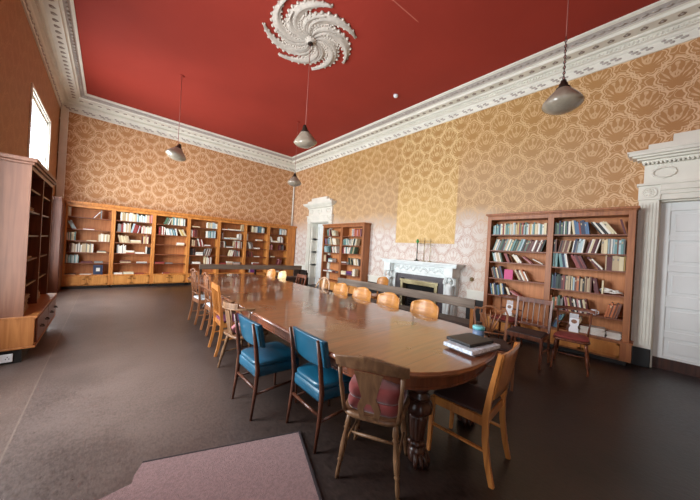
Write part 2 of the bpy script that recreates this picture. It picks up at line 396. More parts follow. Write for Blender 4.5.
# dado: dark lower wall and white rail
def dado(name, segs, side):
    mb = MB()
    for a, b in segs:
        x0, x1 = (XR-.03, XR) if side == 'r' else (XL, XL+.03)
        mb.box(x0, x1, a, b, 0, .56)
    struct(mb.build('baseboard_'+name, M_black))
    mb = MB()
    for a, b in segs:
        x0, x1 = (XR-.045, XR) if side == 'r' else (XL, XL+.045)
        mb.box(x0, x1, a, b, .56, .72)
        x0, x1 = (XR-.065, XR) if side == 'r' else (XL, XL+.065)
        mb.box(x0, x1, a, b, .72, .77)
    return struct(mb.build('trim_'+{'right': '2', 'left': '3'}[name], M_white, bevel=.006))
dado('right', [(YB, DR[0]-.23), (2.30, 2.74), (5.10, 5.86), (9.48, 10.36)], 'r')
dado('left', [(-.3, 2.55), (6.40, 7.05), (9.45, 9.68)], 'l')

# windows
def window(n, a, b, plane='x', zb=.55, zt=4.0):
    g = bpy.data.objects.new('window_%d' % n, None); COL.objects.link(g); g['kind'] = 'structure'; g['label'] = 'tall white sash window'
    if plane == 'x': tr = lambda u, d, z: (XL-d, u, z)
    else: tr = lambda u, d, z: (u, YB-d, z)
    def bx(mb, u0, u1, d0, d1, z0, z1):
        p = tr(u0, d0, z0); q = tr(u1, d1, z1); mb.box(min(p[0], q[0]), max(p[0], q[0]), min(p[1], q[1]), max(p[1], q[1]), z0, z1)
    mb = MB()
    bx(mb, a-.05, a, -.02, .0, zb, zt+.05); bx(mb, b, b+.05, -.02, 0, zb, zt+.05); bx(mb, a, b, -.02, 0, zt, zt+.05)
    bx(mb, a-.08, b+.08, -.06, 0, zb-.06, zb)                      # sill board
    bx(mb, a, a+.03, 0, .08, zb, zt); bx(mb, b-.03, b, 0, .08, zb, zt); bx(mb, a, b, 0, .08, zt-.03, zt); bx(mb, a, b, 0, .08, zb, zb+.03)
    mb.build('window_casing', M_white, g, bevel=.005)
    mb = MB(); A, B, C_, D = a+.03, b-.03, zb+.03, zt-.03
    for (u0, u1, z0, z1) in ((A, A+.04, C_, D), (B-.04, B, C_, D), (A, B, C_, C_+.08), (A, B, D-.06, D), (A, B, (C_+D)/2-.03, (C_+D)/2+.03)): bx(mb, u0, u1, .035, .065, z0, z1)
    u = (A+B)/2; bx(mb, u-.01, u+.01, .04, .06, C_, D)
    for i in (2, 4): z = C_+(D-C_)*i/6; bx(mb, A, B, .04, .06, z-.012, z+.012)
    mb.build('sash', M_white, g)
    mb = MB(); bx(mb, A, B, .048, .052, C_, D); mb.build('pane', M_glass, g)
window(1, *WIN_Y[0][:2]); window(2, *WIN_Y[1][:2]); window(3, *WIN_Y[2][:2])

# doors in the right wall
def doorset(n, op, label, lining):
    y0, y1, _, h = op; g = bpy.data.objects.new('door_%d' % n, None); COL.objects.link(g); g['kind'] = 'structure'; g['label'] = label
    mb = MB(); x = XR
    for s_ in (0, 1):                                     # fluted pilasters with rosette blocks
        a, b = ((y1, y1+.21) if s_ else (y0-.21, y0))
        mb.box(x-.07, x, a, b, .28, 2.53)
        for k in range(5): c = a+.035+k*.035; mb.box(x-.082, x-.07, c-.009, c+.009, .34, 2.48)
        mb.box(x-.095, x, a-.01, b+.01, 2.53, 2.74)
        c = (a+b)/2
        M = Matrix.Translation((x-.095, c, 2.635)) @ Matrix.Rotation(-PI/2, 4, 'Y')
        mb.loft([[M @ Vector((r*math.cos(2*PI*k/16), r*math.sin(2*PI*k/16), z)) for k in range(16)] for r, z in ((.085, -.005), (.085, .012), (.07, .016), (.06, .004), (.03, .004), (.02, .02), (.001, .022))])
        for k in range(8): mb.ball((.044*math.cos(k*PI/4), .044*math.sin(k*PI/4), .008), .013, 6, 4, M)
    mb.box(x-.075, x, y0, y1, 2.52, 2.60); mb.box(x-.095, x, y0, y1, 2.60, 2.655); mb.box(x-.115, x, y0-.0, y1, 2.655, 2.74)
    mb.box(x-.13, x, y0-.24, y1+.24, 2.74, 2.775)
    mb.box(x-.06, x, y0-.17, y1+.17, 2.775, 3.09)          # frieze
    for k, f in enumerate((.13, .5, .87)):                # wreaths
        c = y1+.17-(y1-y0+.34)*f; M = Matrix.Translation((x-.06, c, 2.93)) @ Matrix.Rotation(-PI/2, 4, 'Y')
        rings = []
        for q in range(24):
            t = 2*PI*q/24; rr = .016*(1+.3*math.cos(t*12))
            rings.append([M @ Vector(((.075+rr*math.cos(w))*math.cos(t), (.115+rr*math.cos(w))*math.sin(t), .01+rr*math.sin(w))) for w in [2*PI*j/6 for j in range(6)]])
        mb.loft(rings, loop=True)
    yy = y0-.2
    while yy < y1+.2: mb.box(x-.115, x-.06, yy, yy+.022, 3.06, 3.105); yy += .042
    mb.box(x-.10, x, y0-.2, y1+.2, 3.09, 3.13)
    for d, e, z0, z1 in ((.15, .25, 3.13, 3.16), (.20, .30, 3.16, 3.19), (.235, .34, 3.19, 3.235), (.245, .36, 3.235, 3.26)): mb.box(x-d, x, y0-e, y1+e, z0, z1)
    mb.box(x-.16, x, y0-.14, y1+.14, 3.26, 3.35); mb.box(x-.13, x, y0+.10, y1-.10, 3.35, 3.46)
    # linings of the opening
    mb.box(x, x+.34, y1-.02, y1, 0, h); mb.box(x, x+.34, y0, y0+.02, 0, h); mb.box(x, x+.34, y0, y1, h-.02, h)
    if lining:
        for z0, z1 in ((.35, .75), (.87, 1.27), (1.39, 1.79), (1.91, 2.31)):
            for (p0, p1, q0, q1) in ((.0, .07, z0-.08, z1+.08), (.25, .33, z0-.08, z1+.08), (.07, .25, z0-.10, z0), (.07, .25, z1, z1+.10)): mb.box(x+p0, x+p1, y1-.055, y1-.02, q0, q1)
    mb.build('door_casing', M_white, g, bevel=.004)
    mb = MB()
    for a, b in ((y0-.22, y0), (y1, y1+.22)): mb.box(x-.09, x, a, b, 0, .28)
    mb.build('plinth_block', M_black, g, bevel=.01)
    lx = x+.10 if not lining else x+.30
    mb = MB(); a, b = y0+.022, y1-.022
    rows = [(2.01, 2.37), (1.56, 1.92), (1.10, 1.46), (.57, .93), (.20, .47)]
    mb.box(lx+.022, lx+.045, a, b, .01, h-.022); m_ = (a+b)/2
    for u0, u1 in ((a, a+.10), (m_-.04, m_+.04), (b-.10, b)): mb.box(lx, lx+.022, u0, u1, .01, h-.022)
    zz = [.01]+[q for z0, z1 in sorted(rows) for q in (z0, z1)]+[h-.022]
    for u0, u1 in ((a+.10, m_-.04), (m_+.04, b-.10)):
        for z0, z1 in zip(zz[::2], zz[1::2]): mb.box(lx, lx+.022, u0, u1, z0, z1)
        for z0, z1 in rows: mb.box(lx+.006, lx+.022, u0+.05, u1-.05, z0+.05, z1-.05)
    mb.build('door_leaf', M_door, g, bevel=.005)
    if not lining:
        mb = MB(); mb.box(lx-.02, lx, a, b, .0, .16); mb.build('kick_board', M_darkwood, g)
    mb = MB(); mb.tube([(lx-.06, a+.06, 1.02), (lx-.005, a+.06, 1.02)], [.025, .012], 12); mb.ball((lx-.06, a+.06, 1.02), .03, 12, 8); mb.build('door_handle', M_brass, g)
doorset(1, DR, 'white panelled door in classical casing at the right edge', False)
doorset(2, DF, 'white panelled door in classical casing near far corner', True)

# pipes in the far corners
def pipe(name, x, y, z0, z1, w, label, square=True):
    mb = MB()
    if square: mb.box(x-w, x+w, y-w, y+w, z0, z1)
    else: mb.tube([(x, y, z0), (x, y, z1)], w, 12)
    for z in (z0+.35, (z0+z1)/2, z1-.3): mb.box(x-w-.01, x+w+.01, y-w-.01, y+w+.01, z, z+.03)
    return tag(mb.build(name, M_white), label, 'pipe')
pipe('boxed_pipe', XL+.09, YF-.09, 2.42, 4.84, .07, 'boxed pale vertical pipe rising in the far left corner')
pipe('corner_pipe', XR-.06, YF-.05, 2.42, 4.84, .03, 'thin white vertical pipe rising in the far right corner', False)

# ------------------------------------------------------------------ ceiling rose
M_rose = mat('old_plaster', srgb(196, 186, 174), rough=.7, noise=.12, nscale=14)
rose = thing('ceiling_rose', 'swirling white plaster acanthus ceiling rose on the red ceiling', 'ceiling rose', (2.57, 4.24, ZT))
def leaf(th0, R, turn, w, side, scal):
    mb = MB(); n = 26; rows = []
    for i in range(n+1):
        t = i/n; r = .07+(R-.07)*(t**.8 if R > .6 else t); th = th0+turn*t**1.5
        c = Vector((r*math.cos(th), r*math.sin(th), 0)); e = 1e-3; t2 = t+e
        r2 = .07+(R-.07)*(t2**.8 if R > .6 else t2); th2 = th0+turn*t2**1.5
        tg = (Vector((r2*math.cos(th2), r2*math.sin(th2), 0))-c).normalized(); nm = Vector((-tg.y, tg.x, 0))
        ww = w*(.18+.82*math.sin(PI*min(1, t*.93+.04))**.8)*(1-.55*t**5)
        sc = 1+.16*math.cos(i*PI)
        rows.append([c-nm*ww*sc, c-nm*ww*.75+Vector((0, 0, -.03)), c-nm*ww*.2+Vector((0, 0, -.022)), c+Vector((0, 0, -.055)), c+nm*ww*.3+Vector((0, 0, -.02)), c+nm*ww*.75+Vector((0, 0, -.035)), c+nm*ww*sc])
        if i > 3 and i % 2 == 0 and scal:
            for s_ in (-1, 1): mb.ball(tuple(c+nm*s_*ww*1.02+Vector((0, 0, -.012))), .026*(.6+.5*math.sin(PI*t)), 7, 5)
    rows2 = [r+[Vector((p.x, p.y, 0)) for p in reversed(r[1:-1])] for r in rows]
    mb.loft(rows2); return mb
for k in range(7):
    leaf(k*2*PI/7+.35, .81, 1.5, .115, 1, True).build('leaf', M_rose, rose)
    leaf(k*2*PI/7+.75, .60, 1.1, .09, 1, True).build('leaf', M_rose, rose)
mb = MB(); mb.lathe([(.08, 0), (.10, -.05), (.08, -.065), (.08, -.075), (.05, -.085), (.04, -.10), (.002, -.105)], n=24)
for k in range(12): mb.ball((.09*math.cos(k*PI/6), .09*math.sin(k*PI/6), -.055), .014, 7, 5)
mb.build('boss', M_rose, rose)

# ------------------------------------------------------------------ pendants
def pendant(x, y, zl, label, top=ZT, chain=0., tilt=(0, 0)):
    p = thing('pendant_lamp', label, 'lamp', (x, y, zl), 0, 'pendant lamps hanging from the ceiling')
    mb = MB(); mb.tube([(0, 0, .15), (0, 0, top-zl-.02)], .006, 6); mb.build('cord', M_cord, p)
    if chain:
        mb = MB(); z = .16
        i = 0
        while z < .16+chain:
            M = Matrix.Translation((0, 0, z)) @ Matrix.Rotation(PI/2*(i % 2), 4, 'Z')
            mb.loft([[M @ Vector(((.012+.004*math.cos(w))*math.cos(t), .004*math.sin(w), (.02+.004*math.cos(w))*math.sin(t))) for w in [2*PI*j/5 for j in range(5)]] for t in [2*PI*q/10 for q in range(10)]], loop=True)
            z += .033; i += 1
        mb.build('chain', M_bronze, p)
    mb = MB(); mb.lathe([(.05, 0), (.05, -.015), (.03, -.02)], (0, 0, top-zl), 14); mb.build('ceiling_hook', M_red if top == ZT else M_bronze, p)
    r = (math.radians(tilt[0]), math.radians(tilt[1]), 0)
    mb = MB(); mb.lathe([(.006, .175), (.028, .165), (.034, .135), (.046, .12), (.05, .09), (.075, .07), (.08, .05)], n=18); mb.build('lamp_cap', M_bronze, p, rot=r)
    mb = MB(); n = 48
    pr = [(.074, .06), (.085, .045), (.11, .015), (.15, -.03), (.185, -.075), (.205, -.11), (.207, -.13), (.19, -.155), (.15, -.185), (.10, -.21), (.05, -.222), (.002, -.225)]
    mb.loft([[(q*(1+.012*math.cos(24*2*PI*k/n))*math.cos(2*PI*k/n), q*(1+.012*math.cos(24*2*PI*k/n))*math.sin(2*PI*k/n), z) for k in range(n)] for q, z in pr])
    mb.build('glass_shade', M_shade, p, rot=r)
pendant(1.12, 7.37, 3.55, 'cream glass pendant lamp on thin cord, left over far bookcases', tilt=(0, 14))
pendant(2.57, 4.24, 3.52, 'pale tilted glass pendant lamp under the plaster ceiling rose', top=ZT-.10, tilt=(8, -12))
pendant(4.14, 7.28, 3.55, 'small distant pendant lamp in front of the far right corner')
pendant(4.06, .785, 3.56, 'large grey glass pendant lamp on chain at the upper right', chain=.55)
mb = MB(); mb.lathe([(.055, 0), (.055, -.02), (.045, -.05), (.02, -.06), (.002, -.062)], n=20)
tag(mb.build('smoke_detector', M_plate, loc=(4.99, 4.22, ZT)), 'small white round smoke detector on the red ceiling', 'smoke detector')

# ------------------------------------------------------------------ books
PAL = {}
for k, h in dict(white='E4DFD2', cream='D8CAA4', beige='BCA684', brown='6A4030', black='24211F', navy='26324E', blue='4A6E92', red='8C3834', maroon='5C2426', green='4E6A54', teal='6C9492', grey='7E7C78', yellow='C2A660', orange='B8683A', pink='C08A8C', magenta='C8407A').items():
    PAL[k] = mat('book_'+k, hexlin(h), rough=.5)
PAL['pale blue'] = mat('book_pale_blue', hexlin('AFC4C8'), rough=.5); PAL['dark green'] = mat('book_dark_green', hexlin('22382E'), rough=.5); PAL['purple'] = mat('book_purple', hexlin('6A2A70'), rough=.5)
LIGHT = {'white', 'cream', 'beige', 'yellow', 'pale blue', 'pink'}
CMIX = ['white']*6+['cream']*5+['beige']*2+['brown']*3+['black']*2+['navy']*2+['blue']*2+['red']*3+['maroon']*2+['green']*2+['teal']*2+['grey']*2+['pale blue']*3+['orange', 'yellow', 'dark green']
DARK = ['brown']*3+['black']*3+['navy']*2+['maroon']*3+['grey']*2+['dark green']*2+['beige', 'cream', 'teal']
TEALS = ['teal']*3+['pale blue']*3+['cream']*3+['white']*3+['green', 'grey', 'beige', 'dark green', 'navy']
WHITES = ['white']*5+['cream']*3+['pale blue', 'grey', 'red']
ORD = 'first second third fourth fifth sixth seventh eighth ninth tenth eleventh twelfth thirteenth fourteenth fifteenth sixteenth seventeenth eighteenth nineteenth twentieth'.split()
def ordn(n):
    if n <= 20: return ORD[n-1]
    if n < 30: return 'twenty-'+ORD[n-21]
    if n == 30: return 'thirtieth'
    return 'thirty-'+ORD[n-31]
SHELFN = ['top', 'second', 'third', 'fourth', 'fifth', 'sixth']
BUDGET = [300]
STUFF = MB(); STUFFM = [M_paper, M_ink]+list(PAL.values())
def book_geo(mb, t, h, d, sgn, col, M, mi):
    """t across, d depth (spine at y=0), h up; sgn=1 pivots on the lower left corner, -1 on the lower right."""
    x0, x1 = (0, t) if sgn > 0 else (-t, 0); c = .0022
    mb.mi = mi[0]
    mb.box(x0, x0+c, 0, d, 0, h, M); mb.box(x1-c, x1, 0, d, 0, h, M); mb.box(x0+c, x1-c, 0, c, 0, h, M)
    mb.mi = mi[1]; mb.box(x0+c, x1-c, c, d-.004, .003, h-.003, M)
    if t > .022 and mi[2] is not None and (int(t*1e5)+int(h*1e5)) % 3 == 0:
        mb.mi = mi[2]; mb.box(x0+t*.22, x1-t*.22, -.0006, .0, h*.68, h*.82, M)
def place_book(W, t, h, d, sgn, phi, x, y, z, col, label, group, flat=False):
    L = W @ Matrix.Translation((x, y, z)) @ Matrix.Rotation(phi, 4, 'Y')
    if BUDGET[0] > 0 and label:
        BUDGET[0] -= 1
        mb = MB(); book_geo(mb, t, h, d, sgn, col, None, (0, 1, 2))
        o = mb.build('book', [PAL[col], M_paper, PAL['grey'] if col in LIGHT else PAL['beige']]); o.matrix_world = L
        tag(o, label, 'book', group); return o
    ks = list(PAL); book_geo(STUFF, t, h, d, sgn, col, L, (2+ks.index(col), 0, None))
def shelf_row(W, x0, x1, z, depth, spec, where, group, hmax=.26, pal=CMIX, hb=(.19, .225)):
    """spec: ('u',n) upright, ('l',n,deg) / ('r',n,deg) leaning, ('g',gap), ('f',n) lying stack, ('one',colour,w,h) face-out book"""
    cur = x0+.006; cnt = 0; prev_h = .9
    rnd = random.Random(hash((round(x0, 2), round(z, 2), len(where))) & 0xffff) if False else random.Random(int(x0*1000)+int(z*1777)+len(where)*31)
    for sp in spec:
        k = sp[0]
        if k == 'g': cur += sp[1]; continue
        p = sp[3] if k in 'lr' and len(sp) > 3 else (sp[2] if k in 'uf' and len(sp) > 2 else pal)
        if k == 'one':
            w, h = sp[2], sp[3]
            if cur+w > x1: continue
            cnt += 1
            # a cover facing the room: thickness runs into the shelf
            L = W @ Matrix.Translation((cur+w, .02, z)) @ Matrix.Rotation(math.radians(90), 4, 'Z')
            mb = MB(); book_geo(mb, .03, h, w, 1, sp[1], None, (0, 1, None)); mb.bm.verts.ensure_lookup_table()
            if len(sp) > 4: mb.mi = 2; mb.box(-.001, 0, w*.3, w*.7, h*.35, h*.7)
            o = mb.build('book', [PAL[sp[1]], M_paper, M_paper]); o.matrix_world = L @ Matrix.Translation((0, 0, 0)); BUDGET[0] -= 1
            if len(sp) > 4: pass
            tag(o, '%s book shown face out, %s' % (sp[1], where), 'book', group); cur += w+.01; continue
        if k == 'f':
            zz = z; w0 = rnd.uniform(.2, .27)
            if cur+w0 > x1-.004: continue
            for i in range(sp[1]):
                t = rnd.uniform(.012, .032); h = w0*rnd.uniform(.88, 1); d = min(depth-.02, rnd.uniform(.15, .2)); col = rnd.choice(p)
                L = W @ Matrix.Translation((cur, .03, zz+t)) @ Matrix.Rotation(PI/2, 4, 'Y')
                if zz+t > z+hmax-.01: break
                cnt += 1
                lab = '%s book lying flat, %s from left, %s' % (col, ordn(cnt), where)
                if BUDGET[0] > 0:
                    BUDGET[0] -= 1; mb = MB(); book_geo(mb, t, h, d, 1, col, None, (0, 1, None)); o = mb.build('book', [PAL[col], M_paper]); o.matrix_world = L; tag(o, lab, 'book', group)
                else: book_geo(STUFF, t, h, d, 1, col, L, (2+list(PAL).index(col), 0, None))
                zz += t
            cur += w0+.012; continue
        th = math.radians(sp[2]) if k in 'lr' else 0
        bh = rnd.uniform(*hb)
        first = True
        for i in range(int(sp[1]*(1.4 if sp[1] > 3 else 1.15)+.5)):
            t = rnd.uniform(.013, .030); h = min(hmax-.012, bh*rnd.uniform(.88, 1.14)); d = min(depth-.03, h*rnd.uniform(.66, .74)); col = rnd.choice(p)
            ly = depth*.0+rnd.uniform(.03, .05)
            if k == 'u': need = t; 
            elif k == 'l':
                if first: cur += min(h*math.sin(th), .12)+.004
                need = t/math.cos(th)
            else: need = t/math.cos(th)
            tail = h*math.sin(th) if k == 'r' else 0
            if cur+need+tail > x1-.004: break
            first = False; cnt += 1
            lab = '%s book %s from left, %s' % (col, ordn(cnt), where)
            if k == 'u': place_book(W, t, h, d, 1, 0, cur, ly, z, col, lab, group); cur += t+.0008
            elif k == 'l': place_book(W, t, h, d, 1, -th, cur, ly, z, col, lab, group); cur += need+.0008
            else: cur += need+.0008; place_book(W, t, h, d, -1, th, cur, ly, z, col, lab, group); last_tail = tail
        if k == 'r' and not first: cur += last_tail+.006
        if k == 'l': cur += .01

# ------------------------------------------------------------------ bookcases
def bookcase(name, label, loc, rz, Wd, D, top, bays, base, mats, cornice=.0, doors=(2, 2), stile=.07, group=None, lip=.0, foot=.08, rosettes=False, handles=True, cat='bookcase'):
    """Local x to the viewer's right, y into the case, front edge of the stiles at y=0. bays: list of (x0,x1,[shelf z])."""
    b = thing(name, label, cat, loc, rz, group); MW, MBK, MSH, MD = mats
    mb = MB()
    edges = [0]+[x for bay in bays for x in bay[:2]]+[Wd]
    for i in range(0, len(edges), 2): mb.box(edges[i], edges[i+1], 0, D if i in (0, len(edges)-2) else D-.012, base, top if i in (0, len(edges)-2) else top-.07)
    mb.box(bays[0][0], bays[-1][1], .0, D-.012, top-.07, top)
    if rosettes:
        for bay in bays:
            c = (bay[0]+bay[1])/2; mb.box(c-.025, c+.025, -.008, 0, top-.06, top-.015)
    mb.build('carcass', MW, b, bevel=.003)
    if cornice:
        mb = MB(); mb.box(-cornice*.4, Wd+cornice*.4, -cornice*.5, D, top, top+.02); mb.box(-cornice, Wd+cornice, -cornice, D, top+.02, top+.055); mb.build('cornice', MW, b, bevel=.006)
    mb = MB(); mb.box(bays[0][0], bays[-1][1], D-.012, D, base, top-.07); mb.build('back_panel', MBK, b)
    for bay in bays:
        for z in bay[2]:
            mb = MB(); mb.box(bay[0], bay[1], .018, D-.012, z-.02, z); mb.build('shelf', MSH, b)
    mb = MB(); mb.box(-lip, Wd+lip, -lip, D, foot, base-.025); lp = lip+.012 if lip else 0; mb.box(-lp, Wd+lp, -lip-.012, D, base-.025, base)
    mb.build('base_cabinet', MW, b, bevel=.003)
    mb = MB(); mb.box(.02, Wd-.02, .02, D, 0, foot); mb.build('plinth', M_black, b)
    for bay, nd in zip(bays, doors):
        L = bay[1]-bay[0]; pad = .02
        for i in range(nd):
            a = bay[0]+pad*.5+(L-pad)*i/nd+.006; c = bay[0]+pad*.5+(L-pad)*(i+1)/nd-.006; z0, z1 = foot+.03, base-.04
            mb = MB(); y = -lip
            mb.box(a, c, y-.012, y, z0, z1)
            for q in ((a, a+.035, z0, z1), (c-.035, c, z0, z1), (a, c, z0, z0+.035), (a, c, z1-.035, z1)): mb.box(q[0], q[1], y-.02, y-.012, q[2], q[3])
            dr = mb.build('door', MD, b, bevel=.002)
            if handles:
                hx = (c-.05) if (i == 0 and nd > 1) else a+.05
                if nd == 1: hx = (a+c)/2
                mb = MB(); zc = z1-.07; mb.tube([(hx-.03, y-.02, zc), (hx-.03, y-.035, zc), (hx, y-.045, zc-.012), (hx+.03, y-.035, zc), (hx+.03, y-.02, zc)], .006, 6, ref=(0, 0, 1)); mb.build('handle', M_bronze, dr)
    return b
def Wm(loc, rz): return Matrix.Translation(loc) @ Matrix.Rotation(rz, 4, 'Z')

# right wall bookcase beside the near door
loc, rz = (5.857, 2.27, 0), -PI/2
LB = [1.99, 1.67, 1.44, 1.11, .77, .36]; RB = [1.99, 1.68, 1.42, 1.04, .68, .36]
bookcase('bookcase', 'wide two-bay wooden bookcase full of books beside the right-hand white door', loc, rz, 2.12, .298, 2.355,
         [(.07, 1.03, LB[:-1]), (1.12, 2.04, RB[:-1])], .36, (M_case, M_caseback, M_shelf, M_doorpanel), cornice=.035, lip=.03, foot=.07, rosettes=True)
Wr = Wm(loc, rz); G = 'books in the bookcase beside the right-hand door'
def L_(n, bay): return '%s shelf, %s bay, bookcase by right-hand door' % (SHELFN[n], bay)
rowsL = [[('u', 10, TEALS), ('u', 6, ['cream', 'yellow', 'beige', 'white']), ('u', 22, TEALS)],
         [('g', .04), ('l', 0, 5), ('r', 0, 5)],
         ]
def flip(spec): return spec
shelf_row(Wr, .07, 1.03, LB[0], .27, [('g', .03), ('u', 5, ['dark green', 'teal', 'navy', 'pale blue']), ('u', 30, ['cream', 'yellow', 'beige', 'white', 'green', 'pale blue', 'teal', 'red'])], L_(0, 'left'), G, .25)
shelf_row(Wr, .07, 1.03, LB[1], .27, [('g', .03), ('r', 32, 17, ['cream', 'brown', 'beige', 'white', 'green', 'maroon', 'teal', 'pale blue', 'dark green'])], L_(1, 'left'), G, .25)
shelf_row(Wr, .07, 1.03, LB[2], .27, [('g', .02), ('l', 5, 14, ['green', 'white', 'pale blue', 'beige']), ('l', 3, 22, ['red', 'maroon']), ('l', 3, 36, ['black', 'white', 'cream']), ('l', 2, 50, ['red', 'pink']), ('l', 2, 62, ['cream', 'white'])], L_(2, 'left'), G, .20)
shelf_row(Wr, .07, 1.03, LB[3], .27, [('g', .02), ('l', 6, 15, ['brown', 'green', 'white', 'navy', 'cream']), ('one', 'magenta', .15, .19), ('l', 5, 26, ['cream', 'orange', 'brown', 'beige', 'white']), ('g', .02), ('f', 1, ['brown'])], L_(3, 'left'), G, .28)
shelf_row(Wr, .07, 1.03, LB[4], .27, [('g', .02), ('l', 7, 9, ['navy', 'blue', 'cream', 'green', 'white']), ('l', 2, 22, ['cream', 'white']), ('l', 2, 58, ['pink', 'red'])], L_(4, 'left'), G, .28)
shelf_row(Wr, .07, 1.03, LB[5], .27, [('g', .3), ('f', 3, ['brown', 'beige', 'cream'])], L_(5, 'left'), G, .3)
shelf_row(Wr, 1.12, 2.04, RB[0], .27, [('u', 2, ['dark green', 'black']), ('u', 6, ['navy', 'white', 'pale blue', 'green', 'grey']), ('l', 6, 8, ['red', 'white', 'navy', 'blue', 'cream']), ('l', 5, 34, ['brown', 'white', 'black', 'cream']), ('l', 4, 14, ['maroon', 'cream', 'teal', 'orange']), ('u', 8, ['pink', 'cream', 'teal', 'beige', 'white', 'orange'])], L_(0, 'right'), G, .25, hb=(.215, .245))
shelf_row(Wr, 1.12, 2.04, RB[1], .27, [('u', 2, ['brown', 'black']), ('g', .02), ('r', 5, 10, ['brown', 'beige', 'white', 'black']), ('r', 5, 7, ['white', 'pale blue', 'grey', 'navy']), ('r', 4, 13, ['cream', 'white', 'maroon']), ('u', 15, ['teal', 'pale blue', 'beige', 'cream', 'grey', 'brown', 'white'])], L_(1, 'right'), G, .25, hb=(.215, .245))
shelf_row(Wr, 1.12, 2.04, RB[2], .27, [('u', 3, ['dark green', 'grey', 'teal']), ('l', 4, 9, ['pale blue', 'white', 'navy', 'teal']), ('l', 4, 24, ['blue', 'cream', 'maroon', 'red']), ('l', 2, 40, ['white', 'maroon']), ('u', 13, ['maroon', 'brown', 'beige', 'cream', 'yellow', 'red'])], L_(2, 'right'), G, .25, hb=(.215, .245))
shelf_row(Wr, 1.12, 2.04, RB[3], .27, [('u', 4, ['dark green', 'navy', 'teal']), ('u', 6, ['cream', 'maroon', 'red', 'beige', 'black']), ('u', 1, ['pale blue']), ('u', 7, ['brown', 'dark green', 'beige', 'black', 'orange']), ('l', 2, 9, ['red', 'maroon']), ('g', .02), ('u', 1, ['cream'])], L_(3, 'right'), G, .30, hb=(.215, .245))
shelf_row(Wr, 1.12, 2.04, RB[4], .27, [('u', 6, ['grey', 'green', 'white', 'beige', 'orange']), ('l', 10, 10, ['maroon', 'white', 'pink', 'cream', 'yellow', 'navy', 'red', 'black']), ('g', .17), ('r', 5, 12, ['black', 'brown', 'orange', 'beige'])], L_(4, 'right'), G, .30, hb=(.215, .245))
shelf_row(Wr, 1.12, 2.04, RB[5], .27, [('g', .02), ('r', 3, 22, ['blue', 'teal', 'black']), ('g', .02), ('r', 4, 20, ['brown', 'orange', 'black', 'beige'])], L_(5, 'right'), G, .28, hb=(.215, .245))
# papers, mug and cloth bundle on its shelves
def local(Wx, x, y, z): return Wx @ Vector((x, y, z))
def papers(loc, rz, w, d, n, label, name='magazine_stack', mat_=M_paper):
    mb = MB(); z = 0; rnd = random.Random(int(loc[0]*100)+int(loc[1]*77))
    for i in range(n):
        t = rnd.uniform(.004, .014); M = Matrix.Translation((rnd.uniform(-.012, .012), rnd.uniform(-.008, .008), 0)) @ Matrix.Rotation(rnd.uniform(-.07, .07), 4, 'Z')
        mb.box(-w/2, w/2, -d/2, d/2, z, z+t, M); z += t
    return tag(mb.build(name, mat_, loc=loc, rot=(0, 0, rz)), label, 'papers')
papers(local(Wr, 1.70, .15, .36), rz, .30, .21, 13, 'tall stack of white magazines on bottom shelf of bookcase by right door')
papers(local(Wr, 1.95, .15, .36), rz, .16, .2, 11, 'narrow stack of white papers beside the bookcase right stile, bottom shelf')
mg = thing('mug', 'small white mug on fifth shelf of the bookcase by right door', 'mug', local(Wr, 1.70, .08, .68))
mb = MB(); mb.lathe([(.03, 0), (.036, .01), (.038, .085), (.035, .088), (.033, .02), (.002, .012)], n=18); mb.build('body', M_plate, mg)
mb = MB(); mb.tube([(0, -.035, .07), (0, -.06, .065), (0, -.066, .045), (0, -.055, .025), (0, -.035, .02)], .005, 6, ref=(1, 0, 0)); mb.build('handle', M_plate, mg)
mb = MB()
rnd = random.Random(3)
for i in range(9): mb.ball((rnd.uniform(-.09, .09), rnd.uniform(-.04, .04), .03+rnd.uniform(0, .03)), .03, 8, 6, None, (1.8, .9, .8))
mb.tube([(-.13, -.02, .05), (-.08, -.05, .09), (0, -.055, .075), (.08, -.05, .05), (.15, -.02, .02)], .009, 6)
mb.tube([(-.1, -.05, .02), (-.02, -.06, .03), (.05, -.055, .02), (.14, -.03, .04)], .009, 6)
tag(mb.build('folded_cloth', M_paper, loc=local(Wr, 1.88, .11, 1.045), rot=(0, 0, rz)), 'crumpled white cloth bundle at right end of the fourth shelf', 'cloth')

# second bookcase on the right wall, between far door and fireplace
loc, rz = (5.857, 8.02, 0), -PI/2
SL = [1.96, 1.65, 1.37, 1.04, .69, .40]; SR = [1.95, 1.65, 1.38, 1.02, .67, .40]
bookcase('bookcase', 'reddish two-bay bookcase standing between the far white door and the fireplace', loc, rz, 2.12, .298, 2.32,
         [(.07, 1.0, SL[:-1]), (1.1, 2.05, SR[:-1])], .40, (M_case, M_caseback, M_shelf, M_doorpanel), cornice=.03, lip=.03, foot=.07)
Ws = Wm(loc, rz); G2 = 'books in the bookcase left of the fireplace'
def L2(n, bay): return '%s shelf, %s bay, bookcase left of fireplace' % (SHELFN[n], bay)
mixb = ['teal', 'pale blue', 'white', 'green', 'red', 'cream', 'blue', 'beige', 'pink']
for n, (z, sp) in enumerate(zip(SL, [[('g', .12), ('l', 6, 12, ['pink', 'maroon', 'teal', 'green']), ('l', 7, 22, ['pale blue', 'white', 'green', 'cream'])], [('l', 12, 14, mixb), ('l', 6, 20, ['cream', 'white'])], [('l', 12, 12, ['green', 'teal', 'navy', 'pale blue']), ('l', 8, 16, ['red', 'white', 'blue', 'cream'])],
                                     [('u', 6, ['cream', 'white', 'beige', 'maroon']), ('g', .1), ('f', 5, ['pale blue', 'white', 'teal'])], [('g', .03), ('f', 3, WHITES), ('f', 2, WHITES), ('f', 2, ['white', 'maroon'])], []])):
    shelf_row(Ws, .07, 1.0, z, .27, sp, L2(n, 'left'), G2, .25)
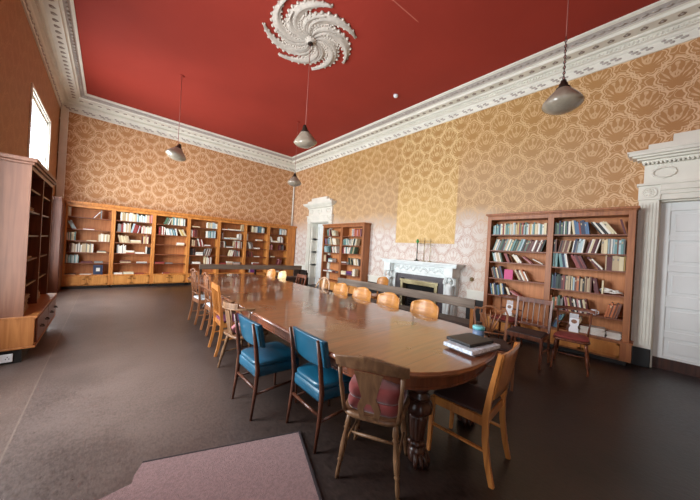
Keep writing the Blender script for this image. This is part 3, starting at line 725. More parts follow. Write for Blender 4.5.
for n, (z, sp) in enumerate(zip(SR, [[('g', .42), ('u', 3, ['grey', 'pink', 'white']), ('u', 12, ['red', 'orange', 'maroon', 'pink', 'beige'])], [('u', 3, ['green', 'pale blue']), ('l', 8, 10, ['white', 'teal', 'dark green', 'cream']), ('r', 9, 12, ['white', 'black', 'cream', 'dark green'])], [('u', 6, ['maroon', 'white', 'red', 'pink']), ('u', 4, ['white', 'teal']), ('r', 9, 14, ['green', 'white', 'beige', 'pink'])],
                                     [('f', 3, ['maroon', 'white', 'brown']), ('g', .02), ('l', 4, 15, ['dark green', 'cream']), ('l', 8, 14, ['white', 'cream', 'beige', 'grey'])], [('f', 5, WHITES), ('f', 5, ['purple', 'brown', 'navy']), ('u', 4, ['white', 'cream'])], [('g', .4), ('f', 3, ['pink', 'cream'])]])):
    shelf_row(Ws, 1.1, 2.05, z, .27, sp, L2(n, 'right'), G2, .25)

# far wall: seven units side by side
FX = [-.85, .12, 1.08, 2.04, 3.00, 3.95, 4.89, 5.80]
FZ = [1.97, 1.635, 1.32, 1.005, .71, .385]; FY = 10.40
names7 = ['leftmost', 'second', 'third', 'fourth', 'fifth', 'sixth', 'rightmost']
F_SPEC = [
 [[('u', 2, ['white', 'cream']), ('g', .42), ('r', 2, 35, WHITES), ('u', 1, ['grey'])], [('l', 3, 24, ['pale blue', 'white']), ('g', .12), ('f', 2, WHITES)], [('u', 5, ['teal', 'white', 'cream']), ('g', .22), ('f', 1, WHITES), ('u', 8, ['white', 'cream', 'beige'])],
  [('g', .05), ('u', 2, ['brown']), ('u', 12, ['cream', 'beige', 'grey', 'white']), ('g', .08), ('f', 2, WHITES), ('r', 4, 14, ['grey', 'white', 'brown'])], [('u', 8, ['teal', 'pale blue', 'white']), ('g', .05), ('f', 2, ['brown', 'maroon']), ('f', 2, ['navy', 'grey'])], [('f', 2, ['brown', 'beige']), ('g', .06), ('f', 1, ['white']), ('one', 'navy', .2, .27, 1)]],
 [[('g', .1), ('u', 12, ['cream', 'white', 'beige']), ('u', 7, ['pale blue', 'teal', 'white']), ('u', 8, ['pink', 'cream', 'orange'])], [('g', .05), ('u', 9, ['beige', 'red', 'white', 'grey']), ('r', 6, 12, ['teal', 'pale blue', 'red']), ('u', 8, ['white', 'cream', 'pink'])], [('g', .06), ('l', 7, 12, ['cream', 'beige']), ('f', 5, ['cream', 'beige', 'white']), ('u', 6, ['pink', 'maroon', 'yellow', 'cream'])],
  [('g', .06), ('u', 4, ['grey', 'white']), ('u', 3, ['white']), ('f', 3, WHITES), ('f', 2, WHITES), ('u', 4, ['grey', 'white', 'black'])], [('g', .15), ('f', 4, ['brown', 'beige', 'orange']), ('g', .12), ('f', 2, WHITES)], [('g', .02), ('f', 2, WHITES), ('f', 3, WHITES), ('f', 1, WHITES)]],
 [[('g', .2), ('r', 4, 20, ['green', 'black', 'white']), ('u', 12, ['pale blue', 'white', 'teal', 'cream'])], [('g', .08), ('u', 5, ['brown', 'red', 'white']), ('l', 11, 12, ['blue', 'pale blue', 'white', 'teal']), ('l', 5, 28, ['yellow', 'cream'])], [('g', .6), ('f', 4, WHITES)], [], [('g', .02), ('f', 2, WHITES), ('f', 1, ['grey'])], [('g', .25), ('f', 1, WHITES)]],
 [[('g', .04), ('f', 1, WHITES), ('g', .2), ('u', 12, ['white', 'pale blue', 'cream'])], [('u', 7, ['brown', 'red', 'maroon', 'white']), ('g', .3), ('u', 8, ['pale blue', 'teal', 'white'])], [('u', 7, ['beige', 'brown']), ('l', 5, 14, ['red', 'white']), ('f', 3, ['maroon', 'white'])], [('u', 6, ['brown', 'black']), ('f', 5, WHITES), ('r', 7, 14, ['brown', 'white', 'grey'])], [('u', 2, ['grey']), ('g', .06), ('f', 3, WHITES), ('g', .12), ('u', 7, ['red', 'white', 'cream'])], []],
 [[('g', .05), ('f', 1, WHITES), ('f', 3, WHITES), ('f', 3, WHITES), ('u', 4, ['beige', 'cream'])], [('u', 4, ['grey', 'brown']), ('f', 3, WHITES), ('f', 4, WHITES), ('u', 5, ['grey', 'white'])], [('u', 7, ['brown', 'beige', 'white', 'dark green']), ('f', 2, WHITES), ('u', 9, ['red', 'pale blue', 'beige', 'white'])], [('f', 2, ['brown']), ('g', .08), ('r', 5, 12, ['white', 'cream']), ('u', 6, ['red', 'white', 'teal'])], [('f', 2, WHITES), ('f', 4, WHITES), ('f', 4, WHITES)], []],
 [[('g', .2), ('u', 7, ['cream', 'white', 'pale blue']), ('u', 5, ['blue', 'teal']), ('u', 4, WHITES)], [('u', 3, ['grey', 'white']), ('g', .35), ('f', 3, ['orange', 'white', 'cream'])], [('u', 3, ['brown', 'grey']), ('l', 5, 18, ['white', 'grey', 'brown']), ('f', 2, WHITES)], [('u', 4, ['maroon', 'brown']), ('l', 6, 12, ['red', 'brown', 'black']), ('f', 1, WHITES)], [('g', .3), ('f', 3, WHITES)], [('g', .2), ('f', 5, ['purple'])]],
 [[('g', .5), ('u', 8, ['white', 'grey', 'pale blue'])], [('l', 3, 20, ['white']), ('f', 2, WHITES), ('u', 6, ['white', 'grey'])], [('u', 5, ['pink', 'cream', 'brown']), ('g', .3), ('u', 7, ['maroon', 'grey', 'black'])], [('u', 3, ['brown', 'white']), ('f', 2, WHITES)], [('g', .4), ('r', 6, 12, ['red', 'pink', 'maroon'])], [('g', .3), ('f', 4, WHITES)]]]
for i in range(7):
    loc = (FX[i], FY, 0); w = FX[i+1]-FX[i]
    bookcase('bookcase', '%s unit of the oak bookcase run along the far wall' % ({'leftmost': 'leftmost', 'rightmost': 'rightmost'}.get(names7[i], names7[i]+' from left')), loc, 0, w-.002, .375, 2.30,
             [(.045, w-.047, FZ[:-1])], .385, (M_casefar, M_caseback, M_shelf, M_doorpanel), doors=(2,), lip=.02 if False else 0., foot=.08, rosettes=True, group='bookcase units along the far wall')
    Wf = Wm(loc, 0)
    for n in range(6):
        shelf_row(Wf, .045, w-.047, FZ[n], .34, F_SPEC[i][n], '%s shelf, %s unit of far wall bookcases' % (SHELFN[n], names7[i]), 'books in the far wall bookcases', .29, hb=(.20, .25))
mb = MB(); mb.box(XL+.22, XR-.0, FY-.03, YF, 2.302, 2.33); mb.box(XL+.2, XR, FY-.05, YF, 2.33, 2.385)
tag(mb.build('bookcase_cornice', M_casefar, bevel=.006), 'long oak cornice board capping the far wall bookcases', 'cornice')
mb = MB(); mb.box(5.802, XR-.03, FY, YF-.04, 0, 2.30); mb.box(5.86, XR-.06, FY-.01, FY, .1, 2.22)
tag(mb.build('end_panel', M_casefar, bevel=.003), 'plain oak filler panel closing the right end of far bookcases', 'panel')
mb = MB(); mb.box(XL+.03, -.855, 9.72, YF-.04, .0, 2.30); mb.box(-.855, -.84, 9.76, 10.37, .12, 2.2); mb.box(XL+.03, -.86, 9.70, YF-.04, 2.30, 2.38)
tag(mb.build('side_cabinet', wood('side_cabinet_wood', srgb(96, 52, 34), srgb(120, 70, 46)), bevel=.004), 'dark wooden side cabinet return in the far left corner', 'cabinet')
if STUFF.bm.verts:
    o = STUFF.build('books', STUFFM); tag(o, 'remaining small books and papers in the far wall bookcases', 'books', None, 'stuff')
else: STUFF.bm.free()

# bookcase on the left wall, seen end on
BL = (-.665, 4.72, 0)
loc, rz = BL, PI/2
b = thing('bookcase', 'tall reddish bookcase with drawers seen end-on against the left wall', 'bookcase', loc, rz)
Wd, D, top = 1.62, .413, 2.25
mb = MB(); mb.box(.006, .03, 0.001, D, .53, top); mb.box(Wd-.03, Wd, 0, D, .53, top); mb.box(Wd/2-.02, Wd/2+.02, 0, D, .53, top); mb.box(.03, Wd-.03, 0, D, top-.05, top); mb.build('inner_frame', M_mahog, b, bevel=.003)  # inside wood darker than the side panel: interior shade put into its colour
mb = MB(); mb.box(0, .006, 0, D, .53, top)
mb.box(-.004, 0, 0, .05, .53, top); mb.build('side_panel', M_caseleft, b)
mb = MB(); mb.box(-.02, Wd+.02, -.025, D, top, top+.03); mb.box(-.035, Wd+.035, -.045, D, top+.03, top+.075); mb.build('cornice', M_caseleft, b, bevel=.008)
mb = MB(); mb.box(.03, Wd-.03, D-.012, D, .53, top-.05); mb.build('back_panel', M_darkwood, b)
LS = [.86, 1.16, 1.45, 1.74, 2.0]
for q in ((.03, Wd/2-.02), (Wd/2+.02, Wd-.03)):
    for z in LS: mb = MB(); mb.box(q[0], q[1], .02, D-.012, z-.02, z); mb.build('shelf', M_darkwood, b)
mb = MB(); mb.box(-.02, Wd+.02, -.09, D, .185, .505); mb.box(-.03, Wd+.03, -.11, D, .505, .53); mb.box(-.03, Wd+.03, -.105, D, .165, .185); mb.build('base_cabinet', wood('left_base_wood', srgb(150, 92, 46), srgb(176, 116, 64)), b, bevel=.003)
mb = MB(); mb.box(.03, Wd-.03, 0, D-.02, 0, .165); mb.build('plinth', M_black, b)
for i in range(2):
    a = .02+(Wd-.04)*i/2+.01; c = a+(Wd-.04)/2-.02
    mb = MB(); mb.box(a, c, -.108, -.09, .21, .485); dr = mb.build('drawer', M_mahog, b, bevel=.004)
    for hx in (a+.2, c-.2):
        mb = MB(); mb.tube([(hx-.04, -.108, .36), (hx-.04, -.13, .355), (hx, -.14, .345), (hx+.04, -.13, .355), (hx+.04, -.108, .36)], .007, 6, ref=(0, 0, 1)); mb.build('handle', M_bronze, dr)
Wl = Wm(loc, rz)
M_straw = mat('old_papers', srgb(150, 120, 86), rough=.85, noise=.2, nscale=30)
papers(local(Wl, .28, .16, .53), rz, .34, .26, 22, 'ragged brown pile of papers at bottom of the left bookcase', mat_=M_straw)
papers(local(Wl, .30, .16, 1.74), rz, .3, .25, 6, 'few loose brown papers high in the left wall bookcase', mat_=M_straw)
papers(local(Wl, 1.1, .16, .53), rz, .3, .25, 14, 'second brown paper pile in far bay of left bookcase', mat_=M_straw)
papers(local(Wl, .35, .16, 1.16), rz, .3, .25, 4, 'thin papers on the middle shelf of the left bookcase', mat_=M_straw)

# double sockets under its end
for k, xx in enumerate((-.80, -.97)):
    s_ = thing('socket', ['white double wall socket under left bookcase, nearer the open floor', 'white double wall socket under left bookcase, nearer the wall'][k], 'socket', (xx, 4.735, .03), 0, 'sockets under the left bookcase')
    mb = MB(); mb.box(-.075, .075, -.02, 0, 0, .088); mb.build('face_plate', M_plate, s_, bevel=.004)
    for q in (-.038, .038):
        mb = MB()
        for (dx, dz) in ((0, .05), (-.012, .03), (.012, .03)): mb.box(q+dx-.003, q+dx+.003, -.0212, -.02, dz, dz+.012)
        mb.build('pin_holes', M_ink, s_)
        mb = MB(); mb.box(q+.015, q+.027, -.025, -.02, .056, .076); mb.build('switch', M_plate, s_)

# ------------------------------------------------------------------ fireplace
fp = thing('fireplace', 'white marble fireplace with carved figures on the right wall', 'fireplace', (XR, 3.95, 0), -PI/2)
# local: x to the viewer's right (-Y world), y into wall; wall plane y=0
HW = .99
mb = MB()
mb.box(-HW-.13, HW+.13, -.40, 0, 1.285, 1.32); mb.box(-HW-.10, HW+.10, -.36, 0, 1.25, 1.285); mb.box(-HW-.08, HW+.08, -.33, 0, 1.22, 1.25)
mb.build('mantel_shelf', M_marble, fp, bevel=.006)
mb = MB(); mb.box(-HW, HW, -.22, 0, 1.02, 1.22); mb.box(-HW-.02, -HW+.22, -.30, -.0, 1.0, 1.22); mb.box(HW-.22, HW+.02, -.30, 0, 1.0, 1.22)
mb.box(-HW+.22, HW-.22, -.235, -.22, 1.19, 1.22); mb.box(-HW+.22, HW-.22, -.235, -.22, 1.02, 1.045)
rnd = random.Random(5)
for i in range(34):                                     # relief frieze
    x = -HW+.27+(2*HW-.54)*i/33
    mb.ball((x, -.22, 1.115+.035*math.sin(i*1.3)), .035, 7, 5, None, (.8, .6, 1.1))
    if i % 3 == 0: mb.ball((x, -.225, 1.16), .02, 7, 5)
mb.build('frieze', M_marble, fp)
mb = MB()
for s_ in (-1, 1):
    mb.box(min(s_*.80, s_*.72), max(s_*.80, s_*.72), -.2, 0, 0, 1.02)
    mb.box(min(s_*HW, s_*.80), max(s_*HW, s_*.80), -.14, 0, 0, 1.0)
    mb.box(min(s_*(HW+.02), s_*.80), max(s_*(HW+.02), s_*.80), -.37, -.14, 0, .14); mb.box(min(s_*(HW+.02), s_*.80), max(s_*(HW+.02), s_*.80), -.37, -.30, 1.0, 1.22)
mb.box(-.72, .72, -.2, 0, .96, 1.02); mb.build('surround', M_marble, fp, bevel=.006)
mb = MB(); mb.box(-.72, -.56, -.16, 0, 0, .96); mb.box(.56, .72, -.16, 0, 0, .96); mb.box(-.56, .56, -.16, 0, .84, .96); mb.build('slate_slips', M_slate, fp)
mb = MB(); mb.box(-.55, -.47, -.185, -.02, 0, .80); mb.box(.47, .55, -.185, -.02, 0, .80); mb.box(-.47, .47, -.185, -.02, .70, .80)
mb.box(-.57, .57, -.2, -.185, .77, .82); mb.build('brass_frame', M_brass, fp, bevel=.005)
mb = MB(); mb.box(-.47, .47, -.03, -.005, 0, .73); mb.box(-.47, .47, -.16, -.05, .5, .73) if False else None; mb.build('firebox', M_soot, fp)
mb = MB()
for z in (.12, .18, .24, .30): mb.tube([(-.32, -.14, z), (.32, -.14, z)], .008, 6)
for x in (-.32, .32): mb.tube([(x, -.14, 0), (x, -.14, .36)], .012, 6)
mb.build('grate', M_ink, fp)
mb = MB(); mb.box(-1.0, 1.0, -.75, -.40, 0, .02); mb.build('hearth_stone', M_slate, fp, bevel=.004)
def caryatid(s_):
    mb = MB(); cx, cy = s_*.905, -.29
    body = [(.14, .075, .07), (.20, .07, .065), (.32, .06, .055), (.42, .07, .06), (.54, .088, .07), (.60, .092, .072), (.66, .075, .06), (.72, .068, .055), (.78, .085, .062), (.82, .088, .058), (.845, .05, .045), (.865, .03, .03), (.88, .03, .03)]
    mb.loft([[(cx+a*math.cos(t)*(1+.06*math.cos(6*t) if z < .6 else 1), cy+c*math.sin(t), z) for t in [2*PI*k/16 for k in range(16)]] for z, a, c in body])
    mb.ball((cx, cy, .925), .042, 12, 8, None, (.9, 1, 1.15)); mb.ball((cx, cy+.01, .95), .044, 10, 6); mb.ball((cx, cy-.044, .915), .008, 6, 4)
    for k in (-1, 1):
        mb.tube([(cx+k*.07, cy, .815), (cx+k*.13, cy-.01, .86), (cx+k*.125, cy-.015, .92), (cx+k*.085, cy-.01, .985), (cx+k*.04, cy-.005, 1.0)], [.026, .024, .02, .017, .014], 8, ref=(0, 1, 0))
        mb.tube([(cx+k*.03, cy-.03, .14), (cx+k*.035, cy-.05, .3), (cx+k*.04, cy-.04, .52)], [.03, .03, .035], 8)
    return mb.build('carved_figure', M_marble, fp)
caryatid(-1); caryatid(1)
# objects on the mantel
cs = thing('candlestick', 'slender dark candlestick with green top on the marble mantel', 'candlestick', (5.98, 4.03, 1.32))
mb = MB(); mb.lathe([(.07, 0), (.07, .012), (.03, .03), (.012, .06), (.012, .2), (.02, .22), (.012, .24), (.012, .44), (.02, .46), (.014, .48)], n=14); mb.build('stem', mat('verdigris', srgb(60, 66, 50), rough=.5, metal=.4), cs)
mb = MB(); mb.lathe([(.02, .47), (.045, .5), (.03, .52), (.018, .56), (.002, .57)], n=12); mb.build('drip_cup', M_green, cs)
st = thing('brass_stand', 'thin brass stand with crossbars beside the green candlestick on mantel', 'stand', (5.98, 3.78, 1.32))
mb = MB(); mb.tube([(0, .04, .02), (0, .04, .60)], .008, 8); mb.tube([(0, -.13, .02), (0, -.13, .58)], .008, 8); mb.build('pole', M_brass, st)
mb = MB(); mb.tube([(0, -.2, .42), (0, .2, .46)], .007, 8); mb.tube([(0, -.16, .52), (0, .1, .52)], .005, 8); mb.build('crossbar', M_brass, st)
mb = MB(); mb.lathe([(.05, 0), (.05, .015), (.01, .025)], (0, .04, 0), 14); mb.lathe([(.05, 0), (.05, .015), (.01, .025)], (0, -.13, 0), 14); mb.build('foot', M_brass, st)
mb = MB(); M = Matrix.Translation((XR, 2.66, 1.0)) @ Matrix.Rotation(-PI/2, 4, 'Y')
mb.loft([[M @ Vector((r*math.cos(t), r*math.sin(t), z)) for t in [2*PI*k/16 for k in range(16)]] for r, z in ((.05, 0), (.05, .01), (.02, .018), (.018, .04), (.002, .045))])
tag(mb.build('wall_fitting', M_brass), 'small round brass fitting on faded wallpaper right of the fireplace', 'wall fitting')

# ------------------------------------------------------------------ the long table
TX, TY0, TY1, HWT = 2.115, .775, 6.95, .865
def t_outline(hw, y0, y1, dep, n=18, pw=2.3):
    pts = []
    for k in range(n+1):
        a = PI*k/n; cx, sx = math.cos(a), math.sin(a)
        pts.append((hw*math.copysign(abs(cx)**(2/pw), cx), y1-dep+dep*sx**(2/pw)))
    for k in range(n+1):
        a = PI+PI*k/n; cx, sx = math.cos(a), -math.sin(a)
        pts.append((hw*math.copysign(abs(cx)**(2/pw), cx), y0+dep-dep*max(sx, 0)**(2/pw)))
    return pts
tb = thing('long_table', 'very long polished wooden meeting table with rounded ends and carved legs', 'table', (TX, (TY0+TY1)/2, 0))
hl = (TY1-TY0)/2
mb = MB(); rings = []
for ins, z in ((.02, .700), (.004, .705), (0, .715), (0, .722), (.004, .728), (.006, .736), (.012, .740)): rings.append([(x, y, z) for x, y in t_outline(HWT-ins, -hl+ins, hl-ins, .82-ins)])
mb.loft(rings, smooth=False); mb.build('tabletop', M_table, tb)
mb = MB(); o1 = t_outline(HWT-.07, -hl+.07, hl-.07, .75); o2 = t_outline(HWT-.10, -hl+.10, hl-.10, .72)
mb.loft([[(x, y, .60) for x, y in o1], [(x, y, .699) for x, y in o1], [(x, y, .699) for x, y in o2], [(x, y, .60) for x, y in o2]], cap=False, smooth=False, loop=True)
o3 = t_outline(HWT-.064, -hl+.064, hl-.064, .756); mb.loft([[(x, y, .595) for x, y in o3], [(x, y, .612) for x, y in o3], [(x, y, .612) for x, y in o2], [(x, y, .595) for x, y in o2]], cap=False, smooth=False, loop=True)
mb.build('apron', M_mahog, tb)
M_leg = wood('carved_leg_wood', srgb(44, 24, 18), srgb(72, 42, 30), rough=.3)
def table_leg(x, y):
    mb = MB()
    mb.box(x-.06, x+.06, y-.06, y+.06, .56, .698)
    mb.lathe([(.05, .56), (.065, .55), (.07, .53), (.055, .515), (.05, .505), (.075, .49), (.08, .475), (.065, .46)], (x, y, 0), 32)
    mb.lathe([(.055, .46), (.085, .44), (.10, .41), (.098, .385), (.08, .365), (.068, .35)], (x, y, 0), 48, 8, .06)
    mb.lathe([(.068, .35), (.066, .33), (.058, .25), (.05, .185), (.045, .165)], (x, y, 0), 48, 12, .07)
    mb.lathe([(.045, .165), (.06, .155), (.062, .14), (.055, .125), (.045, .12)], (x, y, 0), 48, 8, .08)
    lg = mb.build('leg', M_leg, tb)
    mb = MB(); mb.lathe([(.045, .12), (.06, .09), (.062, .05), (.055, .02), (.05, .012)], (x, y, 0), 20)
    for k in range(5):
        a = math.atan2(-y, -x)+PI+(k-2)*.55 if False else -PI/2+(k-2)*.5; ca, sa = math.cos(a), math.sin(a)
        mb.tube([(x+ca*.035, y+sa*.035, .085), (x+ca*.065, y+sa*.065, .075), (x+ca*.085, y+sa*.085, .035), (x+ca*.088, y+sa*.088, .006)], [.016, .018, .017, .011], 8, ref=(0, 0, 1) if False else None)
    mb.build('paw_foot', M_leg, lg)
for yy in (1.08-(TY0+TY1)/2, 0., (TY0+TY1)/2-1.08):
    for xx in (-.38, .38): table_leg(xx, yy)

# things on the near end of the table
ZTT = .7402
def tt(x, y): return (x, y, ZTT)
o = thing('file_box', 'flat blue-and-white patterned file box under the black folder', 'box', (2.285, .955, ZTT), math.radians(-9))
M_pat = mat('patterned_card', srgb(196, 206, 216), rough=.5, noise=.25, nscale=45)
mb = MB(); mb.box(-.15, .17, -.12, .11, 0, .018); mb.build('grey_tray', mat('grey_tray_plastic', srgb(112, 104, 104), rough=.5), o, bevel=.003)
mb = MB(); mb.box(-.20, .20, -.13, .13, .018, .05); mb.build('body', M_pat, o, bevel=.006)
mb = MB(); mb.box(-.155, .155, -.115, .115, .051, .076)
M = Matrix.Translation((.0, .0, .0))
tag(mb.build('folder', M_ink, bevel=.005, loc=(2.31, .985, ZTT), rot=(0, 0, math.radians(-12))), 'black zipped folder lying on the patterned box on the table', 'folder')
t_ = thing('tub', 'small grey tub with turquoise lid on the table behind black folder', 'tub', (2.665, 1.06, ZTT))
mb = MB(); mb.lathe([(.046, 0), (.05, .005), (.051, .08)], n=24); mb.build('body', mat('grey_blue_tub', srgb(96, 120, 150), rough=.4), t_)
mb = MB(); mb.lathe([(.054, .08), (.054, .105), (.049, .11), (.002, .111)], n=24); mb.build('lid', mat('turquoise_lid', srgb(110, 190, 196), rough=.4), t_)

# ------------------------------------------------------------------ chairs
def trap(wf, wb, d, z, r=0., n=6, yb=None):                     # seat outline, front +y, rounded corners
    hw = [(-wf/2, d/2), (wf/2, d/2), (wb/2, -d/2), (-wb/2, -d/2)]; pts = []
    if r <= 0: return [(x, y, z) for x, y in hw]
    for i, (x, y) in enumerate(hw):
        p, q = Vector(hw[i-1]), Vector(hw[(i+1) % 4]); c = Vector((x, y)); a = c+(p-c).normalized()*r; b = c+(q-c).normalized()*r
        for k in range(n+1):
            t = k/n; s2 = (1-t)**2*a+2*t*(1-t)*c+t*t*b; pts.append((s2.x, s2.y, z))
    return pts
def cushion(wf, wb, d, z0, z1, r=.06, dome=.02, off=(0, 0)):
    mb = MB(); H = z1-z0
    def rg(k, z): return [(x*k+off[0], y*k+off[1], z) for x, y, _ in trap(wf, wb, d, 0, r)]
    mb.loft([rg(.95, z0), rg(1, z0+H*.25), rg(1.0, z0+H*.65), rg(.95, z1-dome*.4), rg(.8, z1), rg(.4, z1+dome*.7), rg(.05, z1+dome)])
    return mb
def tleg(p0, p1, r=(.018, .012), n=8, turned=False):
    mb = MB(); a, b = Vector(p0), Vector(p1)
    if turned:
        ts = [0, .12, .2, .22, .25, .27, .5, .68, .7, .73, .75, .9, 1]; rs = [.8, 1.1, 1.2, .8, 1.3, .85, 1.25, 1.0, .7, 1.1, .7, .8, .6]
        mb.tube([a.lerp(b, t) for t in ts], [r[0]*q for q in rs], 10)
    else: mb.tube([a, a.lerp(b, .5), b], [r[0], (r[0]+r[1])/2, r[1]], n)
    return mb
def sq(pts, w, d, ref=(1, 0, 0)): return MB().bar(pts, d, w, ref=ref)

def blue_chair(label, loc, rz, group):
    c = thing('dining_chair', label, 'chair', loc, rz, group)
    for s_ in (-1, 1):
        sq_ = MB(); sq_.tube([(s_*.212, -.245, 0), (s_*.208, -.215, .25), (s_*.205, -.205, .42), (s_*.205, -.235, .65), (s_*.205, -.27, .825)], [.011, .017, .02, .018, .012], 10); sq_.build('leg', M_teak, c)
        sq_ = MB(); sq_.tube([(s_*.212, .20, 0), (s_*.205, .19, .40)], [.011, .018], 10); sq_.build('leg', M_teak, c)
        mb = MB(); mb.tube([(s_*.206, -.21, .21), (s_*.206, .19, .23)], .011, 8); mb.build('stretcher', M_teak, c)
    mb = MB(); mb.tube([(-.205, -.212, .25), (.205, -.212, .25)], .013, 8, ref=(0, 0, 1)); mb.build('stretcher', M_teak, c)
    mb = MB(); mb.loft([trap(.44, .38, .42, .345, .03), trap(.45, .39, .43, .36, .03), trap(.45, .39, .43, .425, .03), trap(.43, .37, .41, .435, .03)]); mb.build('seat_rail', M_blue, c)
    cushion(.455, .40, .44, .432, .485, .10, .022).build('seat', M_blue, c)
    mb = MB()
    def f(u, v):
        x = -.235+.47*u; y = -.215-.03*(1-(2*u-1)**2)-.045*v; z = .61+.205*v+.012*(1-(2*u-1)**2)*(v-.5)*2
        return (x, y+.028, z)
    mb.shell(f, 14, 6, (0, .035, 0)); o = mb.build('backrest', M_blue, c, bevel=.008)
    return c
blue_chair('blue vinyl chair with dark frame, nearer of the blue pair', (1.445, 1.79, 0), math.radians(-91), 'blue vinyl chairs on the left side of the table')
blue_chair('blue vinyl chair with dark frame, farther of the blue pair', (1.215, 2.43, 0), math.radians(-89), 'blue vinyl chairs on the left side of the table')

def stick_windsor(c, wood_, seat_w, turned=True, splay=.05, h=.42, hs=False):
    for s_ in (-1, 1):
        tleg((s_*(seat_w*.36), -.13, h), (s_*(seat_w*.36+splay), -.13-splay*1.3, 0), (.018, .012), 10, turned).build('leg', wood_, c)
        tleg((s_*(seat_w*.36), .13, h), (s_*(seat_w*.36+splay), .13+splay*1.3, 0), (.018, .012), 10, turned).build('leg', wood_, c)
        mb = MB(); mb.tube([(s_*(seat_w*.36+splay*.55), -.13-splay*.7, .19), (s_*(seat_w*.36+splay*.55), .13+splay*.7, .19)], [.009, .009], 8); mb.build('stretcher', wood_, c)
    mb = MB(); mb.tube([(-seat_w*.36-splay*.5, 0, .19), (0, 0, .19), (seat_w*.36+splay*.5, 0, .19)], [.008, .013, .008], 8, ref=(0, 0, 1)); mb.build('stretcher', wood_, c)

# near fiddle-back kitchen chair
c = thing('kitchen_chair', 'worn fiddle-back wooden chair with red cushion, back to the camera', 'chair', (1.455, 1.235, 0), math.radians(-61.4))
stick_windsor(c, M_elm, .42)
mb = MB(); mb.loft([trap(.42, .36, .40, .42, .10), trap(.44, .38, .42, .43, .10), trap(.44, .38, .42, .45, .10), trap(.41, .36, .40, .458, .10)]); mb.build('seat', M_elm, c)
for s_ in (-1, 1):
    mb = MB(); mb.tube([(s_*.175, -.18, .45), (s_*.185, -.20, .52), (s_*.19, -.215, .60), (s_*.195, -.235, .66), (s_*.20, -.255, .76)], [.015, .012, .016, .012, .014], 10); mb.build('back_post', M_elm, c)
def crest(mb, w, z0, h, y0, bow, lean=.05, th=.022, hump=.0, n=14):
    def f(u, v):
        q = 2*u-1; x = w/2*q; y = y0-bow*(1-q*q)-lean*v
        z = z0+(h*(.72+.28*math.cos(q*PI/2*1.0))+hump*math.exp(-(q*2.2)**2))*v+.012*(1-abs(q))*(1-v)
        return (x, y, z)
    mb.shell(f, n, 4, (0, th, 0)); return mb
crest(MB(), .47, .76, .10, -.24, .045, .035, .024, .012).build('crest_rail', M_elm, c, bevel=.005)
mb = MB()                                                 # fiddle splat with keyhole
def spl(x0, x1, z0, z1): 
    ya = -.205-(z0-.45)*.25-.02; yb = -.205-(z1-.45)*.25-.02
    mb.slab([(x0[0], ya, z0), (x0[1], ya, z0), (x1[1], yb, z1), (x1[0], yb, z1)], (0, .014, 0))
spl((-.06, -.03), (-.075, -.035), .455, .52); spl((.03, .06), (.035, .075), .455, .52); spl((-.06, .06), (-.06, .06), .455, .475)
spl((-.075, -.035), (-.065, -.012), .52, .56); spl((.035, .075), (.012, .065), .52, .56); spl((-.065, .065), (-.045, .045), .56, .60)
spl((-.045, .045), (-.06, .06), .60, .66); spl((-.06, .06), (-.09, .09), .66, .77); mb.build('splat', M_elm, c)
cushion(.39, .35, .37, .458, .535, .08, .02, off=(0, .01)).build('cushion', M_redcush, c)
cushion(.38, .35, .35, .535, .625, .08, .02, off=(0, .0)).build('cushion', M_redcush, c)

# near right plain wooden chair with dark seat
def plain_chair(label, loc, rz, wood_, seatm, group=None, h=.88, slats=0, panel=True, name='dining_chair', w=.38):
    c = thing(name, label, 'chair', loc, rz, group)
    for s_ in (-1, 1):
        MB().bar([(s_*w/2, -.245, 0), (s_*w/2, -.215, .12), (s_*w/2, -.19, .28), (s_*w/2, -.185, .44), (s_*w/2, -.205, .6), (s_*(w/2+.005), -.255, h)], [.03, .034, .038, .04, .034, .024], .026, ref=(1, 0, 0)).build('leg', wood_, c)
        MB().bar([(s_*(w/2+.005), .205, 0), (s_*(w/2+.005), .19, .42)], [.024, .036], [.024, .034], ref=(1, 0, 0)).build('leg', wood_, c)
        MB().bar([(s_*w/2, -.19, .21), (s_*w/2, .195, .21)], .022, .014, ref=(0, 0, 1)).build('stretcher', wood_, c)
    mb = MB(); mb.box(-w/2, w/2, .175, .197, .37, .43); mb.box(-w/2, w/2, -.19, -.17, .37, .43)
    for s_ in (-1, 1): mb.box(s_*w/2-.011, s_*w/2+.011, -.17, .175, .37, .43)
    mb.build('seat_frame', wood_, c, bevel=.003)
    cushion(w+.02, w-.03, .38, .43, .455, .03, .008, off=(0, .008)).build('seat', seatm, c)
    yb = lambda z: -.195-(z-.55)*.16
    if panel:
        mb = MB()
        def f(u, v):
            q = 2*u-1; z = .56+(h+.004-.56)*v; ww = w/2+.015*v-.012*(1-v)
            return (q*ww, yb(z)-.012*(1-q*q)-.028, z)
        mb.shell(f, 12, 6, (0, .012, 0)); mb.build('back_panel', wood_, c)
    if slats:
        mb = MB(); mb.box(-w/2, w/2, yb(h-.03)-.008, yb(h-.03)+.012, h-.075, h); mb.build('crest_rail', wood_, c, bevel=.004)
        mb = MB(); mb.box(-w/2, w/2, yb(.52)-.008, yb(.52)+.012, .50, .535); mb.build('back_rail', wood_, c, bevel=.004)
        for k in range(slats):
            x = (k-(slats-1)/2)*(w-.08)/slats*1.0
            MB().bar([(x, yb(.53), .53), (x, yb(h-.07), h-.07)], .008, .03 if slats < 5 else .018, ref=(0, 1, 0)).build('slat', wood_, c)
    return c
plain_chair('honey wooden chair with solid back and dark seat at table end', (2.116, .885, 0), math.radians(3), M_honey, M_darkseat, h=.88)

